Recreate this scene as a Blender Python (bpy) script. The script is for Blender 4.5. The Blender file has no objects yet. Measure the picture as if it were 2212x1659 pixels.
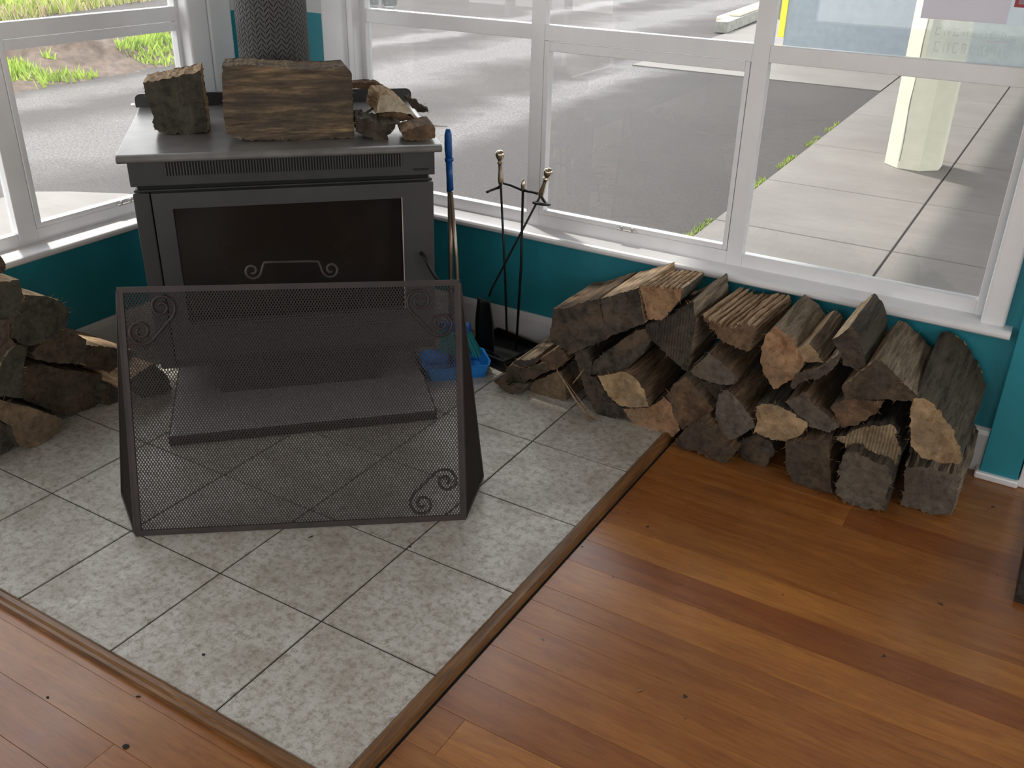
import bpy, bmesh, math, random
from mathutils import Vector, Matrix, noise
R = random.Random(7)
sc = bpy.context.scene
COL = sc.collection
# ------------------------------------------------------------------ camera, world, sun, exposure
cam_d = bpy.data.cameras.new('camera'); cam = bpy.data.objects.new('camera', cam_d); COL.objects.link(cam)
cam.location = (0.92756, -0.94438, 1.53067)
cam.rotation_euler = (1.0985, -0.0209, 0.5428)
cam_d.sensor_width = 36.0; cam_d.lens = 2049.04/2212*36; cam_d.clip_start = 0.02; cam_d.clip_end = 200
sc.camera = cam
w = bpy.data.worlds.new('sky'); sc.world = w; w.use_nodes = True
nt = w.node_tree; nt.nodes.clear()
tc = nt.nodes.new('ShaderNodeTexCoord'); sep = nt.nodes.new('ShaderNodeSeparateXYZ')
rmp = nt.nodes.new('ShaderNodeValToRGB'); bg = nt.nodes.new('ShaderNodeBackground'); wo = nt.nodes.new('ShaderNodeOutputWorld')
rmp.color_ramp.elements[0].position = 0.0; rmp.color_ramp.elements[0].color = (0.99, 0.985, 0.96, 1)
rmp.color_ramp.elements[1].position = 0.8; rmp.color_ramp.elements[1].color = (0.93, 0.95, 1.0, 1)
nt.links.new(tc.outputs['Generated'], sep.inputs[0]); nt.links.new(sep.outputs[2], rmp.inputs[0])
nt.links.new(rmp.outputs[0], bg.inputs[0]); nt.links.new(bg.outputs[0], wo.inputs[0])
bg.inputs[1].default_value = 2.6
sun_d = bpy.data.lights.new('sun', 'SUN'); sun = bpy.data.objects.new('sun', sun_d); COL.objects.link(sun)
sun_d.energy = 4.0; sun_d.angle = math.radians(3.0); sun_d.color = (1.0, 0.95, 0.86)
sun.rotation_euler = Vector((0.42, -0.19, -0.9)).to_track_quat('-Z', 'Y').to_euler()
def portal(name, loc, rot, sx, sy):                 # window portals only guide sampling of the sky, they emit nothing
    d = bpy.data.lights.new(name, 'AREA'); o = bpy.data.objects.new(name, d); COL.objects.link(o)
    d.shape = 'RECTANGLE'; d.size = sx; d.size_y = sy; d.cycles.is_portal = True
    o.location = loc; o.rotation_euler = rot
sc.view_settings.view_transform = 'Standard'; sc.view_settings.look = 'None'
sc.view_settings.exposure = 0.36; sc.view_settings.gamma = 1.0; sc.view_settings.use_curve_mapping = False
cy = sc.cycles
cy.use_denoising = True; cy.max_bounces = 10; cy.diffuse_bounces = 5; cy.glossy_bounces = 4; cy.transmission_bounces = 6
cy.transparent_max_bounces = 24; cy.sample_clamp_indirect = 8.0; cy.caustics_reflective = False; cy.caustics_refractive = False

# ------------------------------------------------------------------ helpers
YW, XW, q = 1.979, -1.995, math.sqrt(.5)
GZ, FZ = -0.30, -0.02            # ground outside, timber floor (hearth tiles top out at 0)
def tag(o, label=None, cat=None, group=None, kind=None):
    if label: o['label'] = label
    if cat: o['category'] = cat
    if group: o['group'] = group
    if kind: o['kind'] = kind
    return o
def link(name, me, m, parent=None):
    o = bpy.data.objects.new(name, me); COL.objects.link(o)
    for k in (m if isinstance(m, (list, tuple)) else [m]):
        if k is not None and len(me.materials) < (len(m) if isinstance(m, (list, tuple)) else 1): me.materials.append(k)
    if parent: o.parent = parent
    return o
def obj(name, bm, m, parent=None, smooth=False, bevel=0, seg=2):
    if bevel:
        bmesh.ops.bevel(bm, geom=[e for e in bm.edges], offset=bevel, segments=seg, affect='EDGES', profile=.5, clamp_overlap=True)
    bmesh.ops.recalc_face_normals(bm, faces=bm.faces)
    me = bpy.data.meshes.new(name); bm.to_mesh(me); bm.free()
    if smooth:
        for p in me.polygons: p.use_smooth = True
    return link(name, me, m, parent)
def mobj(name, vs, fs, m, parent=None, smooth=False):
    me = bpy.data.meshes.new(name); me.from_pydata(vs, [], fs); me.update()
    if smooth:
        for p in me.polygons: p.use_smooth = True
    return link(name, me, m, parent)
def empty(name, loc=(0, 0, 0), rz=0):
    o = bpy.data.objects.new(name, None); COL.objects.link(o); o.location = loc; o.rotation_euler = (0, 0, rz)
    o.empty_display_size = .05
    return o
def struct(o): o['kind'] = 'structure'; return o
def bx(bm, x0, x1, y0, y1, z0, z1, mi=0):
    v = [bm.verts.new((x, y, z)) for z in (z0, z1) for y in (y0, y1) for x in (x0, x1)]
    for f in ((0, 2, 3, 1), (4, 5, 7, 6), (0, 1, 5, 4), (2, 6, 7, 3), (0, 4, 6, 2), (1, 3, 7, 5)):
        bm.faces.new([v[i] for i in f]).material_index = mi
def box(name, x0, x1, y0, y1, z0, z1, m, parent=None, bevel=0, seg=2):
    bm = bmesh.new(); bx(bm, x0, x1, y0, y1, z0, z1); return obj(name, bm, m, parent, bevel=bevel, seg=seg)
def tube(bm, pts, r, n=8, caps=True):
    pts = [Vector(p) for p in pts]; rr = r if isinstance(r, (list, tuple)) else [r]*len(pts)
    up = None; rings = []
    for i, p in enumerate(pts):
        t = (pts[min(i+1, len(pts)-1)]-pts[max(i-1, 0)]).normalized()
        if up is None: up = t.orthogonal().normalized()
        up = (up - t*up.dot(t))
        up = up.normalized() if up.length > 1e-6 else t.orthogonal().normalized()
        s = t.cross(up)
        rings.append([bm.verts.new(p + (up*math.cos(a)+s*math.sin(a))*rr[i]) for a in [2*math.pi*k/n for k in range(n)]])
    for a, b in zip(rings, rings[1:]):
        for k in range(n): bm.faces.new((a[k], a[(k+1) % n], b[(k+1) % n], b[k]))
    if caps: bm.faces.new(rings[0][::-1]); bm.faces.new(rings[-1])
def tubeo(name, pts, r, m, parent=None, n=8):
    bm = bmesh.new(); tube(bm, pts, r, n); return obj(name, bm, m, parent, smooth=True)
def lathe(bm, prof, n=24, M=Matrix()):
    rings = [[bm.verts.new(M @ Vector((r*math.cos(2*math.pi*k/n), r*math.sin(2*math.pi*k/n), z))) for k in range(n)] for r, z in prof]
    for a, b in zip(rings, rings[1:]):
        for k in range(n): bm.faces.new((a[k], a[(k+1) % n], b[(k+1) % n], b[k]))
    bm.faces.new(rings[0][::-1]); bm.faces.new(rings[-1])

# ------------------------------------------------------------------ materials
class N:
    def __init__(s, name):
        s.m = bpy.data.materials.new(name); s.m.use_nodes = True; s.t = s.m.node_tree; s.t.nodes.clear()
        s.out = s.t.nodes.new('ShaderNodeOutputMaterial'); s.b = s.t.nodes.new('ShaderNodeBsdfPrincipled')
        s.t.links.new(s.b.outputs[0], s.out.inputs[0])
    def n(s, ty, **k):
        o = s.t.nodes.new('ShaderNode'+ty)
        for a, v in k.items(): setattr(o, a, v)
        return o
    def l(s, a, b): s.t.links.new(a, b)
    def coord(s, scale=(1, 1, 1), rz=0, kind='Object'):
        c = s.n('TexCoord'); mp = s.n('Mapping'); s.l(c.outputs[kind], mp.inputs[0]); mp.inputs['Scale'].default_value = scale
        mp.inputs['Rotation'].default_value = (0, 0, rz); return mp.outputs[0]
    def pos(s, scale=(1, 1, 1)):
        c = s.n('NewGeometry'); mp = s.n('Mapping'); s.l(c.outputs['Position'], mp.inputs[0]); mp.inputs['Scale'].default_value = scale; return mp.outputs[0]
    def noise(s, vec, scale, detail=6, rough=.6, dist=0):
        o = s.n('TexNoise'); s.l(vec, o.inputs['Vector']); o.inputs['Scale'].default_value = scale
        o.inputs['Detail'].default_value = detail; o.inputs['Roughness'].default_value = rough; o.inputs['Distortion'].default_value = dist
        return o.outputs[0]
    def ramp(s, f, stops):
        o = s.n('ValToRGB'); s.l(f, o.inputs[0]); e = o.color_ramp.elements
        while len(e) < len(stops): e.new(.5)
        for x, (p, c) in zip(e, stops):
            x.position = p; x.color = (*c, 1) if isinstance(c, tuple) else (c, c, c, 1)
        return o.outputs[0]
    def mix(s, f, a, b, mode='MIX'):
        o = s.n('MixRGB', blend_type=mode)
        for i, v in enumerate((f, a, b)):
            if hasattr(v, 'is_linked') or hasattr(v, 'links'): s.l(v, o.inputs[i])
            elif isinstance(v, tuple): o.inputs[i].default_value = (*v, 1)
            else: o.inputs[i].default_value = v
        return o.outputs[0]
    def math(s, op, a, b=0):
        o = s.n('Math', operation=op)
        for i, v in enumerate((a, b)):
            if hasattr(v, 'links'): s.l(v, o.inputs[i])
            else: o.inputs[i].default_value = v
        return o.outputs[0]
    def bump(s, h, strength=.3, dist=.005):
        o = s.n('Bump'); s.l(h, o.inputs['Height']); o.inputs['Strength'].default_value = strength; o.inputs['Distance'].default_value = dist
        s.l(o.outputs[0], s.b.inputs['Normal'])
    def col(s, v): s.l(v, s.b.inputs['Base Color']) if hasattr(v, 'links') else setattr(s.b.inputs['Base Color'], 'default_value', (*v, 1))
    def rough(s, v): s.l(v, s.b.inputs['Roughness']) if hasattr(v, 'links') else setattr(s.b.inputs['Roughness'], 'default_value', v)
def flat(name, c, r=.5, metal=0, var=.12, bump=0, bscale=60, coat=0):
    a = N(name); v = a.coord(); f = a.noise(v, 9, 5)
    lo = tuple(max(0, x*(1-var)) for x in c); hi = tuple(min(1, x*(1+var)) for x in c)
    a.col(a.ramp(f, [(.3, lo), (.7, hi)])); a.rough(r); a.b.inputs['Metallic'].default_value = metal
    if coat: a.b.inputs['Coat Weight'].default_value = coat; a.b.inputs['Coat Roughness'].default_value = .12
    if bump: a.bump(a.noise(v, bscale, 4), bump, .002)
    return a.m
M = {}
def paper_mat():
    a = N('white_paper'); a.t.nodes.remove(a.b); d = a.n('BsdfDiffuse'); t = a.n('BsdfTranslucent'); m = a.n('MixShader'); m.inputs[0].default_value = .7
    d.inputs[0].default_value = (.82, .79, .84, 1); t.inputs[0].default_value = (.93, .90, .95, 1)
    a.l(d.outputs[0], m.inputs[1]); a.l(t.outputs[0], m.inputs[2]); a.l(m.outputs[0], a.out.inputs[0]); return a.m
M['teal'] = flat('teal_wall_paint', (.024, .28, .35), .42, var=.06, bump=.08, bscale=220)
M['upper'] = flat('white_wall_paint', (.72, .73, .72), .5, var=.04, bump=.05, bscale=200)
M['trim'] = flat('white_gloss_trim_paint', (.90, .90, .92), .22, var=.03, bump=.05, bscale=40, coat=.4)
M['ceil'] = flat('ceiling_paint', (.75, .74, .70), .8)
M['bwall'] = flat('cream_wall_paint', (.62, .58, .50), .7)
M['iron'] = flat('charcoal_stove_paint', (.038, .040, .041), .42, var=.15, bump=.06, bscale=300)
M['ironlt'] = flat('grey_stove_paint', (.056, .056, .057), .40, var=.12, bump=.05, bscale=300)
M['topplate'] = flat('brushed_grey_stove_top', (.20, .195, .19), .30, metal=.15, var=.25)
M['flue'] = flat('grey_flue_steel', (.075, .072, .075), .5, metal=.1)
M['black'] = flat('black_wrought_iron', (.012, .012, .013), .45, metal=.3)
M['screen'] = flat('dark_brown_screen_metal', (.036, .024, .022), .5, metal=.2, var=.3, bump=.2, bscale=150)
M['mesh'] = flat('brown_wire_mesh', (.024, .015, .0125), .6)
M['brass'] = flat('worn_brass', (.55, .48, .36), .22, metal=1.0, var=.2)
M['blue'] = flat('blue_grip_plastic', (.010, .095, .36), .35)
M['panblue'] = flat('bright_blue_plastic', (.015, .21, .62), .35)
M['tealbr'] = flat('teal_bristles', (.02, .26, .30), .7, bump=.5, bscale=200)
M['steel'] = flat('brown_steel_tube', (.34, .27, .21), .3, metal=.8)
M['dark'] = flat('dark_void', (.01, .01, .01), .8)
M['brick'] = flat('firebrick', (.20, .08, .05), .9, bump=.4)
M['paper'] = paper_mat()
M['red'] = flat('red_sign', (.42, .03, .045), .4)
M['lat'] = flat('latch_metal', (.62, .60, .58), .3, metal=.5)
M['ember'] = flat('charred_bits', (.02, .017, .015), .9)
M['chip'] = flat('wood_chip', (.30, .19, .11), .8)
M['yellow'] = flat('yellow_paint', (.90, .82, .06), .5, var=.04)
M['bluegrey'] = flat('blue_grey_wall_paint', (.27, .32, .355), .35, var=.1)
M['cream'] = flat('cream_post_paint', (.72, .70, .56), .6, var=.05, bump=.15, bscale=30)
M['olive'] = flat('olive_trim', (.20, .21, .16), .6)
M['rubble'] = flat('pale_rubble', (.70, .64, .52), .9, bump=.6, bscale=20)

def tile_mat():
    a = N('mottled_tile'); p = a.pos()
    n1 = a.noise(p, 7, 8, .62, .4); n2 = a.noise(p, 48, 9, .82, 0); n3 = a.noise(p, 150, 3, .6)
    base = a.ramp(n1, [(.32, (.42, .385, .33)), (.5, (.565, .54, .485)), (.68, (.66, .645, .60))])
    sp = a.ramp(n2, [(.36, .0), (.54, 1.0)])
    c = a.mix(sp, (.27, .225, .165), base)
    c = a.mix(a.ramp(n3, [(.30, .25), (.42, 0.)]), c, (.14, .12, .10))
    oi = a.n('ObjectInfo'); t = a.ramp(oi.outputs['Random'], [(0, (.90, .90, .89)), (1, (1.0, 1.0, 1.0))])
    a.col(a.mix(1.0, c, t, 'MULTIPLY')); a.rough(a.ramp(n2, [(.3, .5), (.7, .30)]))
    a.bump(n2, .25, .0015); return a.m
M['tile'] = tile_mat()
M['grout'] = flat('dark_grout', (.075, .062, .05), .9, bump=.5)
def board_mat():
    a = N('rimu_floorboard'); p = a.coord((1, 9, 9)); oi = a.n('ObjectInfo')
    off = a.n('VectorMath', operation='ADD'); sc2 = a.n('VectorMath', operation='SCALE'); a.l(oi.outputs['Color'], sc2.inputs[0]); sc2.inputs['Scale'].default_value = 30
    a.l(p, off.inputs[0]); a.l(sc2.outputs[0], off.inputs[1]); v = off.outputs[0]
    g = a.noise(v, 2.2, 8, .6, 1.2); f = a.noise(v, 14, 5, .6, .5)
    k = a.noise(a.pos(), 2.3, 4)
    spk = a.noise(a.pos(), 33, 2, .5)
    c = a.mix(a.ramp(g, [(.3, 0.), (.7, 1.)]), (.265, .092, .022), (.42, .178, .044))
    c = a.mix(a.ramp(f, [(.35, .35), (.55, 0.)]), c, (.15, .045, .015))
    c = a.mix(1.0, c, oi.outputs['Color'], 'MULTIPLY')
    c = a.mix(a.ramp(k, [(.35, .3), (.6, 0.)]), c, (.20, .085, .035))
    c = a.mix(a.ramp(spk, [(.215, .85), (.235, 0.)]), c, (.035, .017, .012))
    a.col(c); a.rough(a.ramp(k, [(.3, .20), (.7, .34)])); a.bump(f, .06, .001)
    a.b.inputs['Coat Weight'].default_value = .15; a.b.inputs['Coat Roughness'].default_value = .16
    return a.m
M['board'] = board_mat()
def edging_mat():
    a = N('timber_edging'); v = a.coord((4, 40, 40)); g = a.noise(v, 2, 7, .6, .6)
    a.col(a.ramp(g, [(.25, (.075, .035, .014)), (.55, (.20, .095, .035)), (.8, (.32, .17, .07))])); a.rough(.35); a.bump(g, .3, .002); return a.m
M['edging'] = edging_mat()
def wood(name, lo, mid, hi, grain='y', rough=.85, patch=None):
    a = N(name); s = {'y': (26, 2.2, 26), 'x': (2.2, 26, 26), 'z': (26, 26, 2.2), 'X': (1.6, 13, 13)}[grain]
    v = a.coord(s); oi = a.n('ObjectInfo')
    ad = a.n('VectorMath', operation='ADD'); a.l(v, ad.inputs[0]); a.l(oi.outputs['Location'], ad.inputs[1]); v = ad.outputs[0]
    g = a.noise(v, 2.0, 9, .68, .6); g2 = a.noise(v, 8.0, 5, .7)
    big = a.noise(a.coord(tuple(3+x*.45 for x in s)), .9, 5)
    c = a.ramp(g, [(.33, tuple(x*.7 for x in lo)), (.5, mid), (.66, hi)])
    c = a.mix(a.ramp(g2, [(.35, .55), (.55, 0.)]), c, tuple(x*.45 for x in lo))
    if patch: c = a.mix(a.ramp(big, [(.42, 0.), (.58, .8)]), c, patch)
    a.col(c); a.rough(rough); a.bump(a.math('ADD', g, g2), .9, .006); a.b.inputs['Specular IOR Level'].default_value = .25; return a.m
def endg(name, lo, hi, patch, amt=.5, wavy=.0):
    a = N(name); v = a.coord((1, 1, 1)); oi = a.n('ObjectInfo')
    ad = a.n('VectorMath', operation='ADD'); a.l(v, ad.inputs[0]); a.l(oi.outputs['Random'], ad.inputs[1]); v = ad.outputs[0]
    n1 = a.noise(v, 16, 8, .65, .5); n2 = a.noise(v, 60, 6, .62); n3 = a.noise(v, 9, 3, .5, .6)
    c = a.ramp(n1, [(.36, tuple(x*.8 for x in lo)), (.64, hi)])
    c = a.mix(a.ramp(n3, [(.52-amt*.2, 0.), (.74-amt*.2, .75)]), c, patch)
    wv = a.n('TexWave', wave_type='BANDS'); a.l(v, wv.inputs[0]); wv.inputs['Scale'].default_value = 34; wv.inputs['Distortion'].default_value = 3; wv.inputs['Detail'].default_value = 3
    c = a.mix(wavy, c, wv.outputs[0], 'MULTIPLY')
    c = a.mix(a.ramp(n2, [(.34, .5), (.48, 0.)]), c, tuple(x*.4 for x in lo)); c = a.mix(a.ramp(n2, [(.56, 0.), (.72, .3)]), c, tuple(min(1, x*1.7) for x in hi))
    a.col(c); a.rough(.92); a.b.inputs['Specular IOR Level'].default_value = .15
    a.bump(a.math('ADD', n2, a.math('MULTIPLY', wv.outputs[0], wavy*3)), .6, .004); return a.m
SIDE = {}
for gx in 'yxz':
    SIDE['pale'+gx] = wood('pale_split_wood_'+gx, (.32, .20, .115), (.54, .38, .23), (.74, .58, .40), gx)
    SIDE['brown'+gx] = wood('brown_split_wood_'+gx, (.11, .066, .038), (.26, .165, .096), (.44, .30, .18), gx, patch=(.095, .075, .058))
    SIDE['grey'+gx] = wood('weathered_split_wood_'+gx, (.12, .092, .062), (.26, .20, .138), (.42, .34, .24), gx)
    SIDE['bark'+gx] = wood('dark_bark_'+gx, (.035, .028, .022), (.085, .070, .054), (.155, .13, .10), gx, patch=(.11, .095, .065))
SIDE['streakx'] = wood('streaked_split_wood', (.045, .040, .034), (.17, .125, .085), (.50, .34, .19), 'X', patch=(.070, .062, .052))
END = dict(
    dark=endg('weathered_dark_end_grain', (.045, .036, .030), (.10, .082, .066), (.145, .10, .062), .25),
    grey=endg('grey_sawn_end_grain', (.095, .081, .065), (.170, .145, .115), (.13, .10, .072), .35),
    tan=endg('tan_sawn_end_grain', (.30, .20, .11), (.50, .35, .20), (.22, .165, .11), .45),
    orange=endg('orange_sawn_end_grain', (.26, .14, .075), (.44, .265, .15), (.22, .16, .10), .4),
    saw=endg('saw_marked_dark_end_grain', (.055, .045, .038), (.105, .088, .072), (.12, .09, .065), .25, wavy=.35),
    rag=endg('ragged_tan_end_grain', (.27, .19, .11), (.46, .345, .215), (.22, .18, .12), .35, wavy=.45),
    cream=endg('cream_bark_face', (.52, .43, .31), (.74, .65, .50), (.40, .32, .22), .1),
    umber=endg('umber_end_grain', (.060, .045, .032), (.115, .085, .058), (.085, .074, .058), .4),
    dimtan=endg('dim_tan_end_grain', (.15, .105, .062), (.25, .18, .11), (.13, .095, .062), .3),
    olive=endg('olive_dark_end_grain', (.050, .046, .035), (.092, .085, .064), (.07, .062, .046), .3),
    brown=endg('brown_end_grain', (.12, .072, .042), (.22, .140, .084), (.085, .062, .046), .5))
# thin window glass: mostly clear, mirror-like at grazing angles
def glass_mat(name, tint=(.985, .988, .985), film=0.0):
    a = N(name); t = a.t; t.nodes.remove(a.b)
    lw = a.n('LayerWeight'); lw.inputs[0].default_value = .5; fc = a.math('ADD', .04, a.math('MULTIPLY', .9, a.math('POWER', lw.outputs['Facing'], 5.0))); tr = a.n('BsdfTransparent'); tr.inputs[0].default_value = (*tint, 1)
    gl = a.n('BsdfGlossy'); gl.inputs['Roughness'].default_value = .01; mx = a.n('MixShader')
    a.l(fc, mx.inputs[0]); a.l(tr.outputs[0], mx.inputs[1]); a.l(gl.outputs[0], mx.inputs[2]); last = mx
    if film:
        df = a.n('BsdfTranslucent'); df.inputs[0].default_value = (.80, .86, .83, 1); m2 = a.n('MixShader')
        f = a.noise(a.pos(), 26, 4); a.l(a.ramp(f, [(.3, film*.7), (.7, film)]), m2.inputs[0])
        a.l(mx.outputs[0], m2.inputs[1]); a.l(df.outputs[0], m2.inputs[2]); last = m2
    a.l(last.outputs[0], a.out.inputs[0]); return a.m
M['glass'] = glass_mat('window_glass', film=.02)
M['frost'] = glass_mat('frosted_window_film', film=.45)
M['letter'] = glass_mat('pale_vinyl_lettering', film=.3)
M['cup'] = glass_mat('clear_drinking_glass', (.86, .88, .88))
def stoveglass():
    a = N('smoked_stove_glass'); p = a.pos(); f = a.noise(p, 5, 5)
    a.col(a.ramp(f, [(.35, (.009, .0085, .008)), (.7, (.020, .0145, .0115))])); a.rough(.12); return a.m
M['sglass'] = stoveglass()
def asphalt():
    a = N('wet_asphalt'); p = a.pos()
    sx = a.n('SeparateXYZ'); a.l(p, sx.inputs[0])
    warp = a.noise(p, .7, 4); x = a.math('ADD', sx.outputs[0], a.math('MULTIPLY', a.math('SUBTRACT', warp, .5), 1.6))
    g = a.noise(p, 55, 3, .8); b = a.noise(p, .8, 5); fine = a.noise(p, 180, 2, .8)
    c = a.ramp(b, [(.3, (.058, .051, .050)), (.7, (.092, .080, .078))])
    c = a.mix(a.ramp(g, [(.36, .8), (.62, 0.)]), c, (.030, .028, .028))
    c = a.mix(a.ramp(fine, [(.62, 0.), (.72, .5)]), c, (.28, .26, .25))
    def band(x0, w_):
        d = a.math('ABSOLUTE', a.math('SUBTRACT', x, x0)); return a.ramp(a.math('DIVIDE', d, w_), [(.3, 1.), (1., 0.)])
    m = a.math('MAXIMUM', band(-4.0, .55), a.math('MAXIMUM', band(-6.2, 1.0), band(-8.0, .5)))
    m = a.math('MULTIPLY', m, a.ramp(g, [(.30, .35), (.6, 1.)]))
    r = a.n('MapRange'); a.l(m, r.inputs[0]); r.inputs[3].default_value = .9; r.inputs[4].default_value = .36
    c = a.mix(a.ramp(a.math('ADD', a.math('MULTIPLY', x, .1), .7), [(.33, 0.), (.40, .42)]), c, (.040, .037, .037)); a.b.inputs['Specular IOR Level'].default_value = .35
    a.col(c); a.rough(r.outputs[0]); a.bump(g, .8, .010); return a.m
M['asphalt'] = asphalt()
def concrete():
    a = N('footpath_concrete'); p = a.pos((1, 1, 1)); b = a.noise(p, 1.3, 5); s = a.noise(a.pos((1.2, 14, 1)), 1.5, 6); f = a.noise(p, 90, 3)
    c = a.ramp(b, [(.3, (.13, .119, .11)), (.7, (.18, .168, .156))]); c = a.mix(a.ramp(s, [(.35, .35), (.6, 0.)]), c, (.12, .108, .10))
    c = a.mix(a.ramp(f, [(.3, .2), (.45, 0.)]), c, (.2, .19, .18)); a.col(c); a.rough(.7); a.bump(f, .15, .002); return a.m
M['conc'] = concrete()
M['wallconc'] = flat('rough_wall_concrete', (.27, .27, .24), .85, var=.3, bump=.4, bscale=14)
M['dirt'] = flat('brown_soil', (.10, .072, .055), .95, var=.4, bump=.8, bscale=25)
def grassm():
    a = N('grass_blades'); oi = a.noise(a.pos(), 3, 3); a.col(a.ramp(oi, [(.3, (.24, .36, .04)), (.6, (.42, .55, .08)), (.8, (.50, .45, .20))])); a.rough(.7); return a.m
M['grass'] = grassm()
M['drygrass'] = flat('dry_grass', (.50, .42, .24), .8, var=.3)
def coir():
    a = N('dark_coir'); f = a.noise(a.pos(), 60, 4, .8); a.col(a.ramp(f, [(.35, (.018, .012, .008)), (.7, (.075, .05, .035))])); a.rough(.95); a.bump(f, 1.0, .01); return a.m
M['mat'] = coir()
# ------------------------------------------------------------------ room shell
def wall(name, axis, c0, c1, a0, a1, z0, z1, holes, m, split=None):
    """wall slab between c0..c1 (thickness) running a0..a1, with rectangular holes (a,b,z,z)."""
    bm = bmesh.new()
    cuts = sorted({a0, a1, *[h[0] for h in holes], *[h[1] for h in holes]})
    for l, r in zip(cuts, cuts[1:]):
        zs = [z0] + ([split] if split else []) + [z1]
        hz = [(h[2], h[3]) for h in holes if h[0] <= l+1e-6 and h[1] >= r-1e-6]
        zs = sorted({*zs, *[k for h in hz for k in h]})
        for b, t in zip(zs, zs[1:]):
            if any(h[0] <= b+1e-6 and h[1] >= t-1e-6 for h in hz): continue
            mi = 1 if (split and b >= split-1e-6) else 0
            if axis == 'x': bx(bm, l, r, c0, c1, b, t, mi)
            else: bx(bm, c0, c1, l, r, b, t, mi)
    o = obj(name, bm, m); return struct(o)
TOP = 2.15
wall('wall_back', 'x', YW, YW+.072, XW-.072, 3.4, -.35, 2.6, [(-1.545, .80, .44, TOP), (1.06, 1.95, -.35, TOP)], [M['teal'], M['upper']], 1.13)
wall('wall_left', 'y', XW-.072, XW, -3.2, YW, -.35, 2.6, [(-1.35, 1.61, .44, TOP)], [M['teal'], M['upper']], 1.13)
wall('wall_right', 'y', 3.4, 3.56, -3.36, YW+.072, -.35, 2.6, [(-2.2, 1.2, .8, 2.3)], [M['bwall']])
wall('wall_front', 'x', -3.36, -3.2, XW-.072, 3.4, -.35, 2.6, [(-1.2, 2.6, .7, 2.35)], [M['bwall']])  # openings in both rear walls added for sky fill light
struct(box('ceiling', XW-.072, 3.56, -3.36, YW+.072, 2.6, 2.75, M['ceil']))
floor = empty('floor', (0, 0, FZ)); struct(floor)
box('subfloor', XW-.072, 3.4, -3.2, YW, -.10, -.0215-FZ-.0, M['dark'], floor)
floor.children[0].location = (0, 0, 0)
# floorboards, one mesh each; rows step along y, boards run along x
ys = [-3.2]
e0 = .166
k = 0
edges = [.166-.108*i for i in range(32)][::-1] + [.278, .388, .50, .61, .69, .754, .882, .987, 1.094, 1.207, 1.32, 1.43, 1.543, 1.65, 1.76, 1.87, 1.979]
tone = {.987: (1.22, 1.20, 1.05), .882: (.82, .66, .66), .754: (1.25, 1.20, 1.05), 1.094: (1.0, .95, .9), 1.207: (.86, .78, .75), .166: (1.0, .95, .9)}
ends = {.166: [.112], 1.43: [.618]}
def board(x0, x1, y0, y1, c):
    g = .0003
    z1 = 0.0 + R.uniform(-.0003, .0003)
    bm = bmesh.new(); bx(bm, x0+g, x1-g, y0+g, y1-g, -.019, z1)
    cx, cy_ = (x0+x1)/2, (y0+y1)/2
    for v in bm.verts: v.co -= Vector((cx, cy_, 0))
    o = obj('floorboard', bm, M['board'], floor, bevel=.0004, seg=1); o.location = (cx, cy_, 0); o.color = (*c, 1); return o
for i, (y0, y1) in enumerate(zip(edges, edges[1:])):
    xs = XW if y1 <= -.02 else .035
    if y0 < -.02 < y1: y1 = y1
    cuts = [xs] + sorted(ends.get(round(y0, 3), [])) ; x = cuts[-1]
    while True:
        x += R.uniform(1.5, 2.9)
        if x > 2.9: break
        cuts.append(x)
    cuts.append(3.4)
    base = tone.get(round(y0, 3))
    for j, (a, b) in enumerate(zip(cuts, cuts[1:])):
        v = R.choice([(1, 1, 1), (.86, .76, .74), (1.12, 1.08, .98), (.95, .88, .85), (1.05, 1.0, .95)])
        c = base or v
        if round(y0, 3) == .166 and j == 1: c = (1.35, 1.38, 1.15)
        if y0 >= 1.43 and j == 1: c = (.75, .62, .6)
        if y0 < -.02 and y1 > -.02: 
            board(a if j else XW, b, y0, -.028 if a < .03 else y1, c) if False else None
        board(a, b, y0, y1, c)
# the strip left of x=.035 just below the hearth edging
board(XW, .035, edges[[i for i, e in enumerate(edges) if e <= -.02][-1]], -.028, (1.05, 1.0, .95))

# ------------------------------------------------------------------ tiled hearth
P = 1/3.
hearth = empty('tiled_hearth', (0, 0, 0))
tag(hearth, 'raised corner hearth of grey mottled square tiles with timber edging', 'hearth')
box('mortar_bed', XW, -.001, -.0, YW, -.018, -.003, M['grout'], hearth)
tmesh = {}
for i in range(6):
    for j in range(6):
        x1 = -i*P-.0022; x0 = max(-(i+1)*P+.0022, XW+.001); y0 = j*P+.0022; y1 = min((j+1)*P-.0022, YW-.001)
        key = (round(x1-x0, 4), round(y1-y0, 4))
        if key not in tmesh:
            bm = bmesh.new(); w2, h2 = (x1-x0)/2, (y1-y0)/2; bx(bm, -w2, w2, -h2, h2, -.009, 0)
            bmesh.ops.bevel(bm, geom=bm.edges[:], offset=.0014, segments=2, affect='EDGES')
            o = obj('tile', bm, M['tile'], hearth); tmesh[key] = o.data
        else:
            o = bpy.data.objects.new('tile', tmesh[key]); COL.objects.link(o); o.parent = hearth
        o.location = ((x0+x1)/2, (y0+y1)/2, R.uniform(-.0004, .0004))
def edging(L, name='timber_edging'):
    prof = [(0, -.0195), (0, .003), (.006, .0055), (.016, .004), (.021, -.003), (.027, -.006), (.029, -.0195)]
    bm = bmesh.new(); a = [bm.verts.new((0, y, z)) for y, z in prof]; b = [bm.verts.new((L, y, z)) for y, z in prof]
    n = len(prof)
    for k in range(n): bm.faces.new((a[k], a[(k+1) % n], b[(k+1) % n], b[k]))
    bm.faces.new(a); bm.faces.new(b[::-1]); return obj(name, bm, M['edging'], hearth)
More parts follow.
